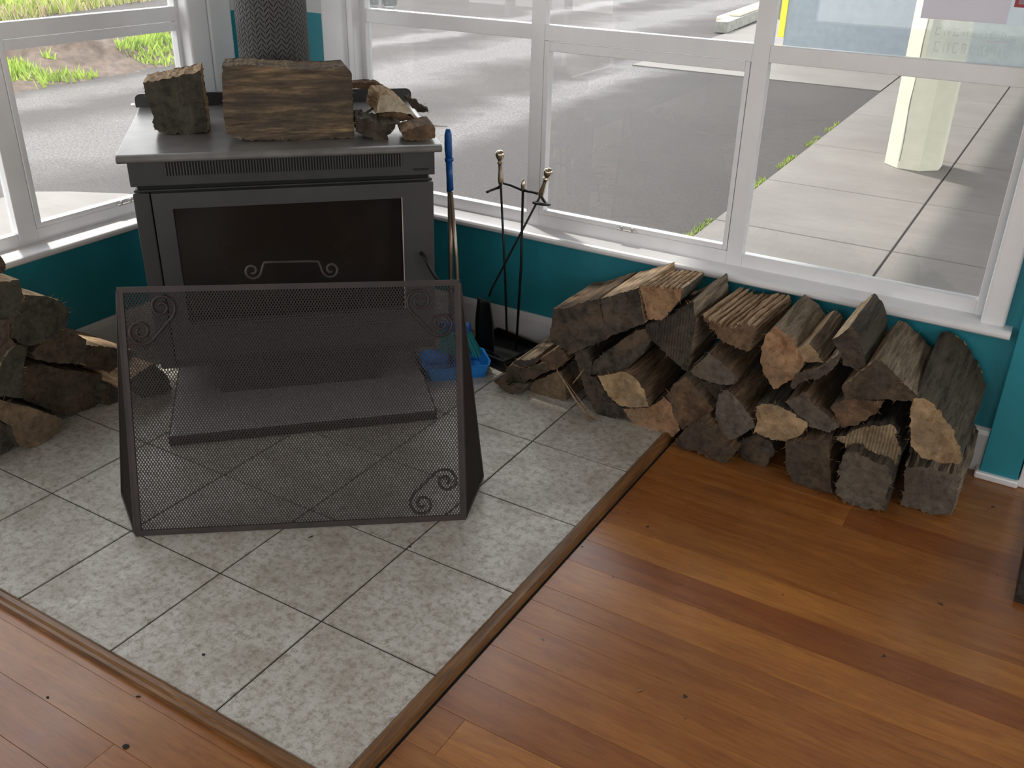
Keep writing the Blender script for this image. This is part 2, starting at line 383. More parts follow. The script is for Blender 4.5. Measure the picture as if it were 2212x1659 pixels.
e = edging(YW+.028); e.rotation_euler = (0, 0, math.pi/2); e.scale = (1, -1, 1); e.location = (0.0, -.028, 0)
e = edging(1.995); e.scale = (1, -1, 1); e.location = (XW, 0, 0)

# ------------------------------------------------------------------ baseboards, pillar, door
def molding(name, prof, L):
    bm = bmesh.new(); a = [bm.verts.new((0, y, z)) for y, z in prof]; b = [bm.verts.new((L, y, z)) for y, z in prof]; n = len(prof)
    for k in range(n): bm.faces.new((a[k], a[(k+1) % n], b[(k+1) % n], b[k]))
    bm.faces.new(a); bm.faces.new(b[::-1]); return obj(name, bm, M['trim'])
bp = [(0, -.02), (0, .126), (-.006, .126), (-.012, .118), (-.016, .104), (-.016, -.02)]
o = struct(molding('baseboard_back', bp, 2.90)); o.location = (XW, YW, 0)
o = struct(molding('baseboard_left', bp, 5.1)); o.rotation_euler = (0, 0, math.pi/2); o.location = (XW, -3.15, 0)
struct(box('trim_1', .906, 1.012, 1.925, YW+.001, -.001, 2.6, M['teal'], bevel=.003))            # boxed pillar beside the window
struct(box('trim_2', .894, 1.018, 1.912, 1.975, FZ, .004, M['trim'], bevel=.006))
struct(box('trim_3', 1.016, 1.062, 1.93, YW+.05, FZ, 2.2, M['trim'], bevel=.004))                # door frame
d = empty('door_1', (1.06, YW+.06, 0)); struct(d)
for a in ((0, .09, -.33, 2.12), (.80, .89, -.33, 2.12)): box('stile', a[0], a[1], -.02, .02, a[2]+.33, a[3], M['trim'], d, bevel=.003)
for z in ((0.0, .20), (.95, 1.05), (2.03, 2.12)): box('rail', .09, .80, -.02, .02, z[0], z[1], M['trim'], d, bevel=.003)
for z in ((.20, .95), (1.05, 2.03)): box('pane', .088, .802, -.003, .003, z[0]-.002, z[1]+.002, M['glass'], d)  # unseen glazing, added so the door lets light onto the mat
box('handle', .10, .16, -.06, -.02, 1.0, 1.02, M['lat'], d, bevel=.004)
struct(box('trim_4', 1.06, 1.95, YW+.005, YW+.15, -.35, -.001, M['conc']))  # threshold

# ------------------------------------------------------------------ windows (the two in view)
def window(name, T, verts, zs_low, pieces, W0, W1, sash):
    """built along +x at y=0 (room face); T places it."""
    r = empty(name); struct(r); r.matrix_world = T
    def b(nm, x0, x1, y0, y1, z0, z1, m=M['trim'], bev=.0025): return box(nm, x0, x1, y0, y1, z0, z1, m, r, bevel=bev, seg=2)
    for x0, x1 in verts: b('mullion', x0, x1, .032, .068, .46, TOP)
    for x0, x1 in pieces:
        b('transom', x0, x1, .034, .066, 1.109, 1.159); b('bottom_rail', x0, x1, .034, .066, .455, .505); b('head_rail', x0, x1, .034, .066, TOP-.05, TOP)
        b('pane', x0-.004, x1+.004, .052, .056, 1.155, TOP-.046, M['glass'], 0)
        if (x0, x1) in sash:
            s0, s1 = x0+.002, x1-.002
            b('sash_stile', s0, s0+.020, .030, .062, .507, 1.107); b('sash_stile', s1-.015, s1, .030, .062, .507, 1.107)
            b('sash_rail', s0+.02, s1-.015, .031, .061, .507, .524); b('sash_rail', s0+.02, s1-.015, .031, .061, 1.076, 1.107)
            b('pane', s0+.017, s1-.012, .050, .054, .521, 1.079, M['glass'], 0)
            c = (x0+x1)/2 - (.0)
            st = b('stay', c-.035, c+.035, .018, .030, .508, .513, M['lat'], .001); 
            for k in (-1, 1): b('stay_peg', c+k*.02-.003, c+k*.02+.003, .018, .024, .513, .524, M['lat'], 0)
        else:
            b('pane', x0-.004, x1+.004, .050, .054, .501, 1.113, M['glass'], 0)
    # sill board with a rounded nosing
    prof = [(.04, .43), (.04, .462), (-.040, .457), (-.048, .453), (-.052, .445), (-.050, .436), (-.043, .430)]
    bm = bmesh.new(); a = [bm.verts.new((W0, y, z)) for y, z in prof]; c = [bm.verts.new((W1, y, z)) for y, z in prof]; n = len(prof)
    for k in range(n): bm.faces.new((a[k], a[(k+1) % n], c[(k+1) % n], c[k]))
    bm.faces.new(a); bm.faces.new(c[::-1]); obj('sill', bm, M['trim'], r, bevel=.0015, seg=1)
    return r
wb = window('window_1', Matrix.Translation((0, YW, 0)), [(-1.545, -1.488), (-.769, -.718), (.003, .056), (.777, .80)], None,
            [(-1.488, -.769), (-.718, .003), (.056, .777)], -1.995, .888, [(-.718, .003)])
box('architrave', .800, .866, -.020, .034, .455, TOP+.06, M['trim'], wb, bevel=.009, seg=3)
box('architrave', -1.662, -1.546, -.020, .032, .455, TOP+.06, M['trim'], wb, bevel=.012, seg=3)
box('jamb_liner', -1.546, -1.515, -.006, .034, .455, TOP, M['trim'], wb, bevel=.003)
TL = Matrix.Translation((XW, 0, 0)) @ Matrix.Rotation(math.pi/2, 4, 'Z')      # local x -> world y, local y -> world -x
wl = window('window_2', TL, [(1.590, 1.625), (.818, .885), (.05, .11), (-.65, -.60), (-1.35, -1.31)], None,
            [(.885, 1.600), (.11, .818), (-.60, .05), (-1.31, -.65)], -1.45, 1.93, [(.885, 1.600)])
box('architrave', 1.603, 1.700, -.018, .034, .455, TOP+.06, M['trim'], wl, bevel=.010, seg=3)
box('architrave', 1.701, 1.812, -.022, .0, .455, TOP+.06, M['trim'], wl, bevel=.008, seg=3)
for par, a0, a1 in ((wb, -1.545, .80), (wl, -1.35, 1.61)):
    box('reveal', a0, a0+.012, .0685, .075, .44, TOP, M['trim'], par); box('reveal', a1-.012, a1, .0685, .075, .44, TOP, M['trim'], par)
    box('outer_sill', a0-.03, a1+.03, .0685, .10, .40, .452, M['trim'], par); box('reveal', a0, a1, .0685, .075, TOP-.012, TOP, M['trim'], par)
# unseen windows behind the camera, added to let fill light in
for nm, T, W in (('fill_window_3', Matrix.Translation((-1.2, -3.2, 0)) @ Matrix.Rotation(0, 4, 'Z'), 3.8),):
    r = empty(nm); struct(r); r.matrix_world = T
    for k in range(5): box('mullion', k*W/4-.03, k*W/4+.03, -.10, -.04, .7, 2.35, M['trim'], r, bevel=.003)
    box('transom', 0, W, -.10, -.04, 1.5, 1.56, M['trim'], r); box('pane', 0, W, -.075, -.069, .7, 2.35, M['glass'], r)
r = empty('fill_window_4', (3.4, -2.2, 0)); struct(r)
for k in range(4): box('mullion', .04, .10, k*3.4/3-.03, k*3.4/3+.03, .8, 2.3, M['trim'], r, bevel=.003)
box('pane', .069, .075, 0, 3.4, .8, 2.3, M['glass'], r)
portal('portal_back', (-.37, YW+.10, 1.3), (-math.pi/2, 0, 0), 2.35, 1.7)
portal('portal_left', (XW-.10, .13, 1.3), (0, -math.pi/2, 0), 1.7, 2.96)
portal('portal_front', (.7, -3.37, 1.53), (math.pi/2, 0, 0), 3.8, 1.65)
portal('portal_right', (3.57, -.5, 1.55), (0, math.pi/2, 0), 1.5, 3.4)

# signs stuck on the inside of the right window's upper pane
sg = box('paper_notice', .456, .672, YW+.050, YW+.0508, 1.263, 1.56, M['paper']); tag(sg, 'blank white paper sheet taped inside upper right window pane', 'paper')
fl_ = empty('window_film', (.49, YW+.052, 1.163)); tag(fl_, 'frosted film strip with pale mirrored lettering on window glass', 'sticker')
box('film', 0, .286, 0, .0006, 0, .098, M['frost'], fl_)
for row, z0, h in ((0, .060, .020), (1, .016, .028)):
    x = .012 + .004*row
    for k in range(9):
        w_ = .011 + .006*R.random()
        bm = bmesh.new()
        bx(bm, x, x+.0035, -.0008, -.0002, z0, z0+h)
        if k % 3 != 1: bx(bm, x+.0035, x+w_, -.0008, -.0002, z0+h-.004, z0+h)
        if k % 2: bx(bm, x+w_-.0035, x+w_, -.0008, -.0002, z0, z0+h-.004)
        else: bx(bm, x+.0035, x+w_, -.0008, -.0002, z0, z0+.004)
        obj('letter_stroke', bm, M['letter'], fl_); x += w_+.009
box('dash', .15, .20, -.0009, -.0002, .052, .056, M['paper'], fl_)
rs = empty('red_sign', (.681, YW+.050, 1.306)); tag(rs, 'corner of red window sign with white rounded panel', 'sign')
box('board', 0, .094, 0, .002, 0, .14, M['red'], rs, bevel=.0009); box('panel', .010, .085, -.001, -.0002, .008, .13, M['paper'], rs)
for nm, x, rr, h, lab in (('drinking_glass', -1.437, .017, .09, 'plain clear glass tumbler standing on window transom in the corner'),
                          ('ribbed_glass', -1.372, .027, .08, 'ribbed clear glass tumbler standing on transom, right of plain tumbler')):
    bm = bmesh.new(); n = 32; rib = nm.startswith('rib')
    prof = [(.72, 0), (.92, .004), (1.0, .02), (1.04, h), (.95, h), (.90, .02), (.7, .012)]
    rings = []
    for f, z in prof:
        rings.append([bm.verts.new((rr*f*(1+(.05 if rib and k % 2 else 0))*math.cos(2*math.pi*k/n), rr*f*(1+(.05 if rib and k % 2 else 0))*math.sin(2*math.pi*k/n), z)) for k in range(n)])
    for a, b in zip(rings, rings[1:]):
        for k in range(n): bm.faces.new((a[k], a[(k+1) % n], b[(k+1) % n], b[k]))
    bm.faces.new(rings[0][::-1]); bm.faces.new(rings[-1])
    o = obj(nm, bm, M['cup'], smooth=not rib); o.location = (x, YW+.040-.012 if not rib else YW+.034, 1.1592); tag(o, lab, 'glass')

# ------------------------------------------------------------------ outside
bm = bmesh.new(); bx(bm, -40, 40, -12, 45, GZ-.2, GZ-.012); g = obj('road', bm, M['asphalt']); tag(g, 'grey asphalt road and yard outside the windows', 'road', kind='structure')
fp = empty('footpath', (0, 0, GZ)); struct(fp)
# footpath slabs: kerb line runs x=-1.0..-1.17, long joint near x=.07, cross joints along y
xl = lambda y: -1.0-.027*(y-4.43)
xj = lambda y: .11-.011*(y-4.43)
yb = [YW+.072, 4.90, 6.1, 7.5, 9.1, 10.62, 12.2, 12.88]
for a, b in zip(yb, yb[1:]):
    for (l, r_) in ((xl, xj), (xj, lambda y: 1.5)):
        gg = .007; bm = bmesh.new(); pts = [(l(a)+gg, a+gg), (r_(a)-gg, a+gg), (r_(b)-gg, b-gg), (l(b)+gg, b-gg)]
        lo = [bm.verts.new((x, y, -.02)) for x, y in pts]; hi = [bm.verts.new((x, y, 0)) for x, y in pts]
        bm.faces.new(lo[::-1]); bm.faces.new(hi)
        for k in range(4): bm.faces.new((lo[k], lo[(k+1) % 4], hi[(k+1) % 4], hi[k]))
        obj('slab', bm, M['conc'], fp, bevel=.004, seg=1)
bm = bmesh.new(); pts = [(-4.21, 10.60), (xl(10.62)-.01, 10.66), (xl(12.9)-.01, 12.88), (-3.05, 12.88), (-3.05, 19), (-4.55, 19), (-4.40, 14.5)]
lo = [bm.verts.new((x, y, -.03)) for x, y in pts]; hi = [bm.verts.new((x, y, -.001)) for x, y in pts]
bm.faces.new(lo[::-1]); bm.faces.new(hi)
for k in range(len(pts)): bm.faces.new((lo[k], lo[(k+1) % len(pts)], hi[(k+1) % len(pts)], hi[k]))
obj('crossing_slab', bm, M['conc'], fp)
bm = bmesh.new()   # concrete apron outside the left window
pts = [(-5.25, -6), (-5.15, 2.3), (-5.13, 2.80), (-4.91, 2.96), (-4.55, 3.15), (-4.0, 3.2), (-2.3, 3.2), (-2.16, 2.0), (-2.16, -6)]
lo = [bm.verts.new((x, y, GZ-.02)) for x, y in pts]; hi = [bm.verts.new((x, y, GZ-.006)) for x, y in pts]
bm.faces.new(lo[::-1]); bm.faces.new(hi)
for k in range(len(pts)): bm.faces.new((lo[k], lo[(k+1) % len(pts)], hi[(k+1) % len(pts)], hi[k]))
struct(obj('apron', bm, M['conc']))
# moss and grass along the kerb
def blades(name, pts, m, h, wd, parent=None):
    vs, fs = [], []
    for x, y, z, s in pts:
        a = R.uniform(0, 6.28); le = R.uniform(.1, .6)*h*s; hh = h*s*R.uniform(.6, 1.1); ww = wd*s
        b = R.uniform(0, 6.28); i = len(vs)
        vs += [(x-ww*math.cos(a), y-ww*math.sin(a), z), (x+ww*math.cos(a), y+ww*math.sin(a), z), (x+le*.45*math.cos(b), y+le*.45*math.sin(b), z+hh*.6), (x+le*math.cos(b), y+le*math.sin(b), z+hh)]
        fs += [(i, i+1, i+2), (i, i+2, i+3), (i+1, i+3, i+2)]
    return mobj(name, vs, fs, m, parent)
pk = []
for k in range(900):
    y = R.choice([R.uniform(4.0, 4.9), R.uniform(5.8, 7.0), R.uniform(6.8, 8.6)]); dens = noise.noise(Vector((0, y*2.3, 0)))
    if dens < -.05: continue
    pk.append((xl(y)-abs(R.gauss(0, .025)), y, GZ-.012, R.uniform(.4, 1)))
tag(blades('kerb_grass', pk, M['grass'], .035, .006), 'thin green weeds growing along the footpath kerb', 'grass', kind='stuff')
# verge: soil mound strip with grass, x from -8.5 to -10.5
def verge_h(x, y):
    c = -9.15-.16*(y-5.6); d = abs(x-c)/(.62+.10*(y-4.5))
    base = max(0, 1-d*d)*.10
    m_ = .36*math.exp(-((x+9.75)**2/.22+(y-6.35)**2/.40)) + .2*math.exp(-((x+10.1)**2/.5+(y-8.9)**2/.3)) + .10*math.exp(-((x+9.2)**2/.1+(y-7.1)**2/.5))
    return (base+m_)*(1+.5*noise.noise(Vector((x*3, y*3, 0)))) + (.03*noise.noise(Vector((x*9, y*9, 1))) if d < 1 else 0) - .02
nx, ny = 60, 150; vs = []; fs = []
for j in range(ny):
    for i in range(nx):
        x = -12+i*4.4/(nx-1); y = 2.5+j*8.5/(ny-1); vs.append((x, y, GZ-.012+verge_h(x, y)))
for j in range(ny-1):
    for i in range(nx-1): a = j*nx+i; fs.append((a, a+1, a+nx+1, a+nx))
vo = mobj('soil_verge', vs, fs, M['dirt'], smooth=True); tag(vo, 'brown soil mound with bright green grass along the roadside verge', 'verge')
pts = []
for k in range(9000):
    y = R.uniform(3.0, 9.5); x = -9.1-.16*(y-5.6)+R.gauss(0, .42); h = verge_h(x, y)
    if h < .0 or noise.noise(Vector((x*1.3, y*1.3, 5))) < (-.02 if 5.6 < y < 7.4 and x > -9.9 else -.25): continue
    if (x+9.6)**2/.30+(y-6.4)**2/.5 < 1: continue
    pts.append((x, y, GZ-.012+h, R.uniform(.6, 1.4)))
blades('grass_blades', pts, M['grass'], .09, .016, vo)['kind'] = 'stuff'
pts = [(R.uniform(-21, -13.6), 0, GZ-.01, R.uniform(.6, 1.5)) for k in range(9000)]
pts = [(x-.9*(y-8)*.35, y, z, s) for (x, _, z, s), y in zip(pts, [R.uniform(3, 15) for _ in pts])]
fg = blades('far_grass', pts, M['grass'], .22, .04); tag(fg, 'tall green grass beyond the road at upper left', 'grass', kind='stuff')
blades('dry_stalks', [(R.uniform(-14.3, -13.5)-.31*(y-8), y, GZ-.01, R.uniform(.5, 1.3)) for y in [R.uniform(4, 12) for _ in range(1500)]], M['drygrass'], .25, .012, fg)['kind'] = 'stuff'
# stones and leaf litter on the road
for k, (x, y, s) in enumerate(((-7.3, 6.3, .035), (-8.35, 7.3, .03), (-7.0, 5.2, .02))):
    bm = bmesh.new(); bmesh.ops.create_icosphere(bm, subdivisions=2, radius=s)
    for v in bm.verts: v.co *= 1+.25*noise.noise(v.co*40+Vector((k, 0, 0))); v.co.z *= .6
    o = obj('stone', bm, M['ember'] if k == 0 else M['rubble']); o.location = (x, y, GZ-.012+s*.35)
    tag(o, ['dark pebble on the road below the grass verge', 'pale stone at the near foot of the soil mound', 'small pale pebble lying alone on the road'][k], 'stone')
# verandah post: chamfered octagonal, cream
bm = bmesh.new(); cx, cy_ = -.20, 7.235; ap = .205; n = 8; rr = ap/math.cos(math.pi/8)
lo = []; hi = []
for k in range(8):
    a = math.pi/8+k*math.pi/4; lo.append(bm.verts.new((rr*math.cos(a), rr*math.sin(a), 0))); hi.append(bm.verts.new((rr*math.cos(a), rr*math.sin(a), 2.95)))
for k in range(8): bm.faces.new((lo[k], lo[(k+1) % 8], hi[(k+1) % 8], hi[k]))
bm.faces.new(lo[::-1]); bm.faces.new(hi)
post = obj('verandah_post', bm, M['cream'], bevel=.004, seg=1); post.location = (cx, cy_, GZ); tag(post, 'cream octagonal verandah post with a cracked corner on footpath', 'post')
vs = []; fs = []; 
cz = [i*.06 for i in range(45)]; ex = rr*math.cos(math.pi+math.pi/4+math.pi/8-math.pi/4*1.0); 
a = math.pi+3*math.pi/8; px, py = rr*math.cos(a), rr*math.sin(a)
cr = bmesh.new(); tube(cr, [(px+.012*noise.noise(Vector((z*3, 0, 0)))+.004, py+.001, z) for z in cz if .02 < z < 2.4], [.0035+.003*abs(noise.noise(Vector((z*5, 2, 0)))) for z in cz if .02 < z < 2.4], 5)
obj('crack', cr, M['wallconc'], post)
vr = empty('verandah_roof', (0, 0, 2.65)); struct(vr)
box('roof_sheet', -1.05, 3.6, YW+.17, 12.85, 0, .05, M['bluegrey'], vr)
struct(box('sun_mask_overhang', XW-.80, XW-.10, -3.2, YW+.1, 2.5, 2.56, M['trim']))  # unseen overhang, added to hold the sun back to sill and low logs
box('fascia', -1.07, -1.03, YW+.17, 12.85, -.12, .08, M['trim'], vr)
# neighbouring blue-grey building face with a yellow edge strip
nb = empty('neighbour_building', (-2.99, 12.9, GZ-.02)); tag(nb, 'blue grey painted building wall across the footpath, yellow strip at its left edge', 'building')
box('wall_face', 0, 7, 0, .3, 0, 3.6, M['bluegrey'], nb); box('edge_strip', -.085, .0, -.02, .06, .23, 3.4, M['yellow'], nb, bevel=.006)
box('corner_trim', -.16, -.085, .02, .3, .45, 3.4, M['olive'], nb)
rw = empty('retaining_wall', (-4.38, 14.55, GZ)); tag(rw, 'low grey concrete retaining wall running away beside the crossing', 'wall')
rw.rotation_euler = (0, 0, math.radians(5.5))
box('wall_core', -.20, 0, 0, 6.5, 0, .17, M['wallconc'], rw, bevel=.01); box('rubble_top', -.42, -.2, .9, 6.5, 0, .16, M['rubble'], rw, bevel=.03)
box('coping', -.22, -.02, .9, 6.5, .17, .23, M['rubble'], rw, bevel=.02)

# ------------------------------------------------------------------ wood stove (local x along its front, local -y to the room)
TD = Matrix.Translation((XW, YW, 0)) @ Matrix.Rotation(math.pi/4, 4, 'Z')
st = empty('wood_stove'); st.matrix_world = TD; tag(st, 'charcoal steel wood burning stove set diagonally in the corner', 'stove')
def sb(nm, x0, x1, y0, y1, z0, z1, m=M['iron'], par=None, bev=.003, seg=2): return box(nm, x0, x1, y0, y1, z0, z1, m, par or st, bevel=bev, seg=seg)
F = -1.2
sb('base_slab', -.392, .448, -1.433, -.72, .0, .032, M['screen'], bev=.004); sb('slab_top', -.386, .442, -1.427, -.73, .031, .0345, flat('pale_slab_top', (.36, .36, .37), .22, var=.1), bev=.001)
sb('pedestal', -.238, .30, -1.165, -.62, .034, .15)
sb('body', -.411, .486, F+.02, -.52, .146, .737, M['iron'])
sb('upper_band', -.415, .492, F+.002, -.51, .752, .826, M['iron'])
sb('neck', -.40, .475, F+.03, -.53, .735, .754, M['dark'], bev=0)
# top plate with a big rounded front lip
bm = bmesh.new(); prof = [(-.49, .826), (-.49, .851), (F-.012, .851), (F-.022, .847), (F-.027, .840), (F-.025, .832), (F-.016, .826)]
a = [bm.verts.new((-.440, y, z)) for y, z in prof]; b = [bm.verts.new((.512, y, z)) for y, z in prof]; n = len(prof)
for k in range(n): bm.faces.new((a[k], a[(k+1) % n], b[(k+1) % n], b[k]))
bm.faces.new(a); bm.faces.new(b[::-1]); obj('top_plate', bm, M['topplate'], st, bevel=.003, seg=2)
bm = bmesh.new(); up = [(-.452+.0, .85), (-.452, .876)] + [(-.452+.020*(1-math.cos(t)), .876+.020*math.sin(t)) for t in (.4, .8, 1.2, 1.57)]
up = up + [(-x+.072, z) for x, z in up[::-1]]
a = [bm.verts.new((x, -.50, z)) for x, z in up]; b = [bm.verts.new((x, -.488, z)) for x, z in up]; n = len(up)
for k in range(n): bm.faces.new((a[k], a[(k+1) % n], b[(k+1) % n], b[k]))
bm.faces.new(a); bm.faces.new(b[::-1]); obj('back_upstand', bm, M['iron'], st)
sb('grille_recess', -.312, .387, F-.0005, F+.004, .782, .824, M['dark'], bev=0)
bm = bmesh.new()
for k in range(84): x = -.310+k*.696/83; bx(bm, x-.0018, x+.0018, F-.004, F+.001, .783, .823)
o = obj('grille_slats', bm, M['ironlt'], st); o['kind'] = 'stuff'
for k in (0, 1): sb('maker_mark', .424+.022*k, .442+.030*k, F-.0008, F+.002, .768, .774, M['black'], bev=0)
# door: frame with opening, glass, handle
dr = empty('door', (0, 0, 0)); dr.parent = st
bm = bmesh.new(); y0, y1 = F-.010, F+.02
for (x0, x1, z0, z1) in ((-.360, -.305, .19, .733), (.384, .484, .19, .733), (-.305, .384, .685, .733), (-.305, .384, .19, .315)): bx(bm, x0, x1, y0, y1, z0, z1)
obj('door_frame', bm, M['ironlt'], dr)
box('door_glass', -.306, .385, F+.004, F+.010, .31, .69, M['sglass'], dr)
box('glass_trim', .3815, .3845, F-.013, F-.009, .31, .687, M['lat'], dr); box('door_lip', -.30, .384, F-.022, F-.008, .302, .312, M['iron'], dr, bevel=.003)
sb('side_panel', -.412, -.364, F-.004, F+.03, .16, .733, M['iron'], bev=.004)
sb('ash_drawer', -.34, .42, F-.004, F+.02, .17, .262, M['iron'], bev=.004); sb('drawer_lip', -.34, .42, F-.014, F, .262, .272, M['ironlt'])
tubeo('handle', [(.440, F-.01, .500), (.445, F-.035, .497), (.452, F-.048, .485), (.462, F-.050, .460), (.476, F-.052, .435), (.490, F-.050, .415), (.492, F-.046, .400)], .006, M['black'], dr, 8)
# flue with a herringbone slotted guard
flu = empty('flue'); flu.matrix_world = TD @ Matrix.Translation((.038, -.66, .8515)); tag(flu, 'dark grey stove flue inside a herringbone slotted guard', 'flue')
bm = bmesh.new(); lathe(bm, [(.084, 0), (.084, 1.74)], 40); obj('flue_pipe', bm, M['flue'], flu, smooth=True)
bm = bmesh.new(); lathe(bm, [(.119, 0), (.119, .012), (.09, .012), (.09, 0.001)], 40); obj('flue_collar', bm, M['iron'], flu)
vs, fs = [], []; NC = 46; rg = .1175; dz = .0165
def gp(a, z, r): return (r*math.cos(a), r*math.sin(a), z)
for c in range(NC):
    a0, a1 = 2*math.pi*c/NC, 2*math.pi*(c+1)/NC; s = .010 if c % 2 else -.010
    for k in range(62):
        z = .02+k*dz; i = len(vs); t = .0064
        vs += [gp(a0, z-s, rg), gp(a1, z+s, rg), gp(a1, z+s+t*2, rg), gp(a0, z-s+t*2, rg), gp(a0, z-s, rg-.002), gp(a1, z+s, rg-.002), gp(a1, z+s+t*2, rg-.002), gp(a0, z-s+t*2, rg-.002)]
        fs += [(i, i+1, i+2, i+3), (i+7, i+6, i+5, i+4), (i, i+4, i+5, i+1), (i+3, i+2, i+6, i+7)]
    i = len(vs); w_ = .0014/rg
    vs += [gp(a0-w_, .0, rg+.001), gp(a0+w_, .0, rg+.001), gp(a0+w_, 1.74, rg+.001), gp(a0-w_, 1.74, rg+.001)]; fs += [(i, i+1, i+2, i+3)]
o = mobj('flue_guard', vs, fs, M['flue'], flu); o['kind'] = 'stuff'

# ------------------------------------------------------------------ fire screen
O = Vector((-.9706, .3237, 0)); dv = Vector((.79088, .61197, 0)); nv = Vector((.61197, -.79088, 0)); th = math.radians(19)
vv = Vector((0, 0, 1))*math.cos(th) - nv*math.sin(th); pn = dv.cross(vv).normalized()
Wd, Ld = .880, .660
fsn = empty('fire_screen'); tag(fsn, 'dark brown folding mesh fire screen with iron scrolls, leaning before the stove', 'fire screen')
def SP(s, t, off=0): return O + dv*s + vv*t + pn*off
def bar(bm, a, b, up, w1, w2):
    a, b = Vector(a), Vector(b); t = (b-a).normalized(); u = (up - t*up.dot(t)).normalized(); s = t.cross(u)
    c = [(-1, -1), (1, -1), (1, 1), (-1, 1)]
    A = [bm.verts.new(a+u*w1*i+s*w2*j) for i, j in c]; B = [bm.verts.new(b+u*w1*i+s*w2*j) for i, j in c]
    for k in range(4): bm.faces.new((A[k], A[(k+1) % 4], B[(k+1) % 4], B[k]))
    bm.faces.new(A[::-1]); bm.faces.new(B)
bf = .0075
bm = bmesh.new()
bar(bm, SP(0, bf), SP(Wd, bf), pn, .004, bf); bar(bm, SP(0, Ld-bf), SP(Wd, Ld-bf), pn, .004, bf)
bar(bm, SP(bf, 0), SP(bf, Ld), pn, .0042, bf); bar(bm, SP(Wd-bf, 0), SP(Wd-bf, Ld), pn, .0042, bf)
obj('front_frame', bm, M['screen'], fsn)
def clipseg(p, dr, poly):
    ts = []
    for i in range(len(poly)):
        a = Vector(poly[i]); b = Vector(poly[(i+1) % len(poly)]); e = b-a; den = dr.x*e.y-dr.y*e.x
        if abs(den) < 1e-9: continue
        t = ((a.x-p.x)*e.y-(a.y-p.y)*e.x)/den; u = ((a.x-p.x)*dr.y-(a.y-p.y)*dr.x)/den
        if 0 <= u <= 1: ts.append(t)
    return (min(ts), max(ts)) if len(ts) > 1 else None
def meshpanel(name, f, poly, par, pitch=.0078, ang=math.radians(58), w_=.00105):
    vs, fs = [], []; xs_ = [p[0] for p in poly]; zs_ = [p[1] for p in poly]; ext = max(xs_)-min(xs_)+max(zs_)-min(zs_)
    c = Vector(((min(xs_)+max(xs_))/2, (min(zs_)+max(zs_))/2))
    for sgn in (1, -1):
        dr_ = Vector((math.cos(ang), sgn*math.sin(ang))); nr = Vector((-dr_.y, dr_.x)); k = -int(ext/pitch)
        pp = pitch*math.sin(ang)
        while k*pp < ext:
            p = c+nr*(k*pp); k += 1; r_ = clipseg(p, dr_, poly)
            if not r_ or r_[1]-r_[0] < .004: continue
            a, b = p+dr_*r_[0], p+dr_*r_[1]; i = len(vs); off = .0006*sgn
            for e in (a, b):
                for q1, q2 in ((-w_, off-.0007), (w_, off-.0007), (w_, off+.0007), (-w_, off+.0007)):
                    vs.append(tuple(f(e.x+nr.x*q1, e.y+nr.y*q1, q2)))
            fs += [(i, i+1, i+5, i+4), (i+1, i+2, i+6, i+5), (i+2, i+3, i+7, i+6), (i+3, i, i+4, i+7)]
    o = mobj(name, vs, fs, M['mesh'], par); o['kind'] = 'stuff'; return o
meshpanel('wire_mesh', SP, [(.012, .012), (Wd-.012, .012), (Wd-.012, Ld-.012), (.012, Ld-.012)], fsn)
for side in (0, 1):
    foot = O + (dv*(-.083) if side == 0 else dv*(.945)) - nv*.203 + Vector((0, 0, .004)); A0 = SP(0 if side == 0 else Wd, .005); T0 = SP(0 if side == 0 else Wd, Ld-.01)
    ex = (foot-A0); ex.z = 0; exn = ex.normalized(); W_ = ex.length
    up_ = (T0-A0); 
    # wing plane through A0, foot, T0
    nrm = (foot-A0).cross(T0-A0).normalized(); u2 = nrm.cross(exn).normalized()
    if u2.z < 0: u2 = -u2
    wf = lambda s, t, off=0, A0=A0, exn=exn, u2=u2, nrm=nrm: A0+exn*s+u2*t+nrm*off
    tp = ((T0-A0).dot(exn), (T0-A0).dot(u2)); bm = bmesh.new()
    top2 = foot.lerp(T0, .985)
    bar(bm, A0+Vector((0, 0, .006)), foot+Vector((0, 0, .006)), nrm, .003, .006); bar(bm, foot, top2, nrm, .003, .006); bar(bm, A0, T0, nrm, .003, .006)
    wg = obj('side_wing_frame', bm, M['screen'], fsn)
    meshpanel('side_mesh', wf, [(0.004, 0.006), (W_-.006, .006), (tp[0], tp[1]-.02)], wg)
def cscroll(c1, c2, r, side, turns=1.55, shrink=.80):
    c1, c2 = Vector(c1), Vector(c2); e = (c2-c1).normalized(); nr = Vector((-e.y, e.x))*side; L = []
    N_ = 34
    def spiral(c, d0):
        out = []
        for k in range(N_+1):
            t = k/N_; a = turns*2*math.pi*t; rad = r*(1-shrink*t**.8); out.append(c+(nr*math.cos(a)+d0*math.sin(a))*rad)
        return out
    s1 = spiral(c1, -e); s2 = spiral(c2, e)
    mid = [s1[0].lerp(s2[0], t) for t in (.25, .5, .75)]
    return s1[::-1]+mid+s2
def scroll(pts, name='scroll'):
    return tubeo(name, [SP(p.x, p.y, .006) for p in pts], .0036, M['screen'], fsn, 6)
scroll(cscroll((.052, .545), (.108, .607), .037, -1))
scroll(cscroll((.828, .545), (.772, .607), .037, 1))
scroll(cscroll((.762, .052), (.828, .112), .037, 1))
pL, pR = Vector((.341, .694)), Vector((.543, .694))
hp = []
for k in range(31): t = 1-k/30; a = 1.35*2*math.pi*t; rad = .024*(1-.75*t**.8); hp.append(pL+Vector((math.cos(a), -math.sin(a)))*rad + Vector((0, 0)))
hp += [Vector((.368, .704)), Vector((.373, .715)), Vector((.392, .716)), Vector((.442, .716)), Vector((.492, .716)), Vector((.511, .715)), Vector((.516, .704))]
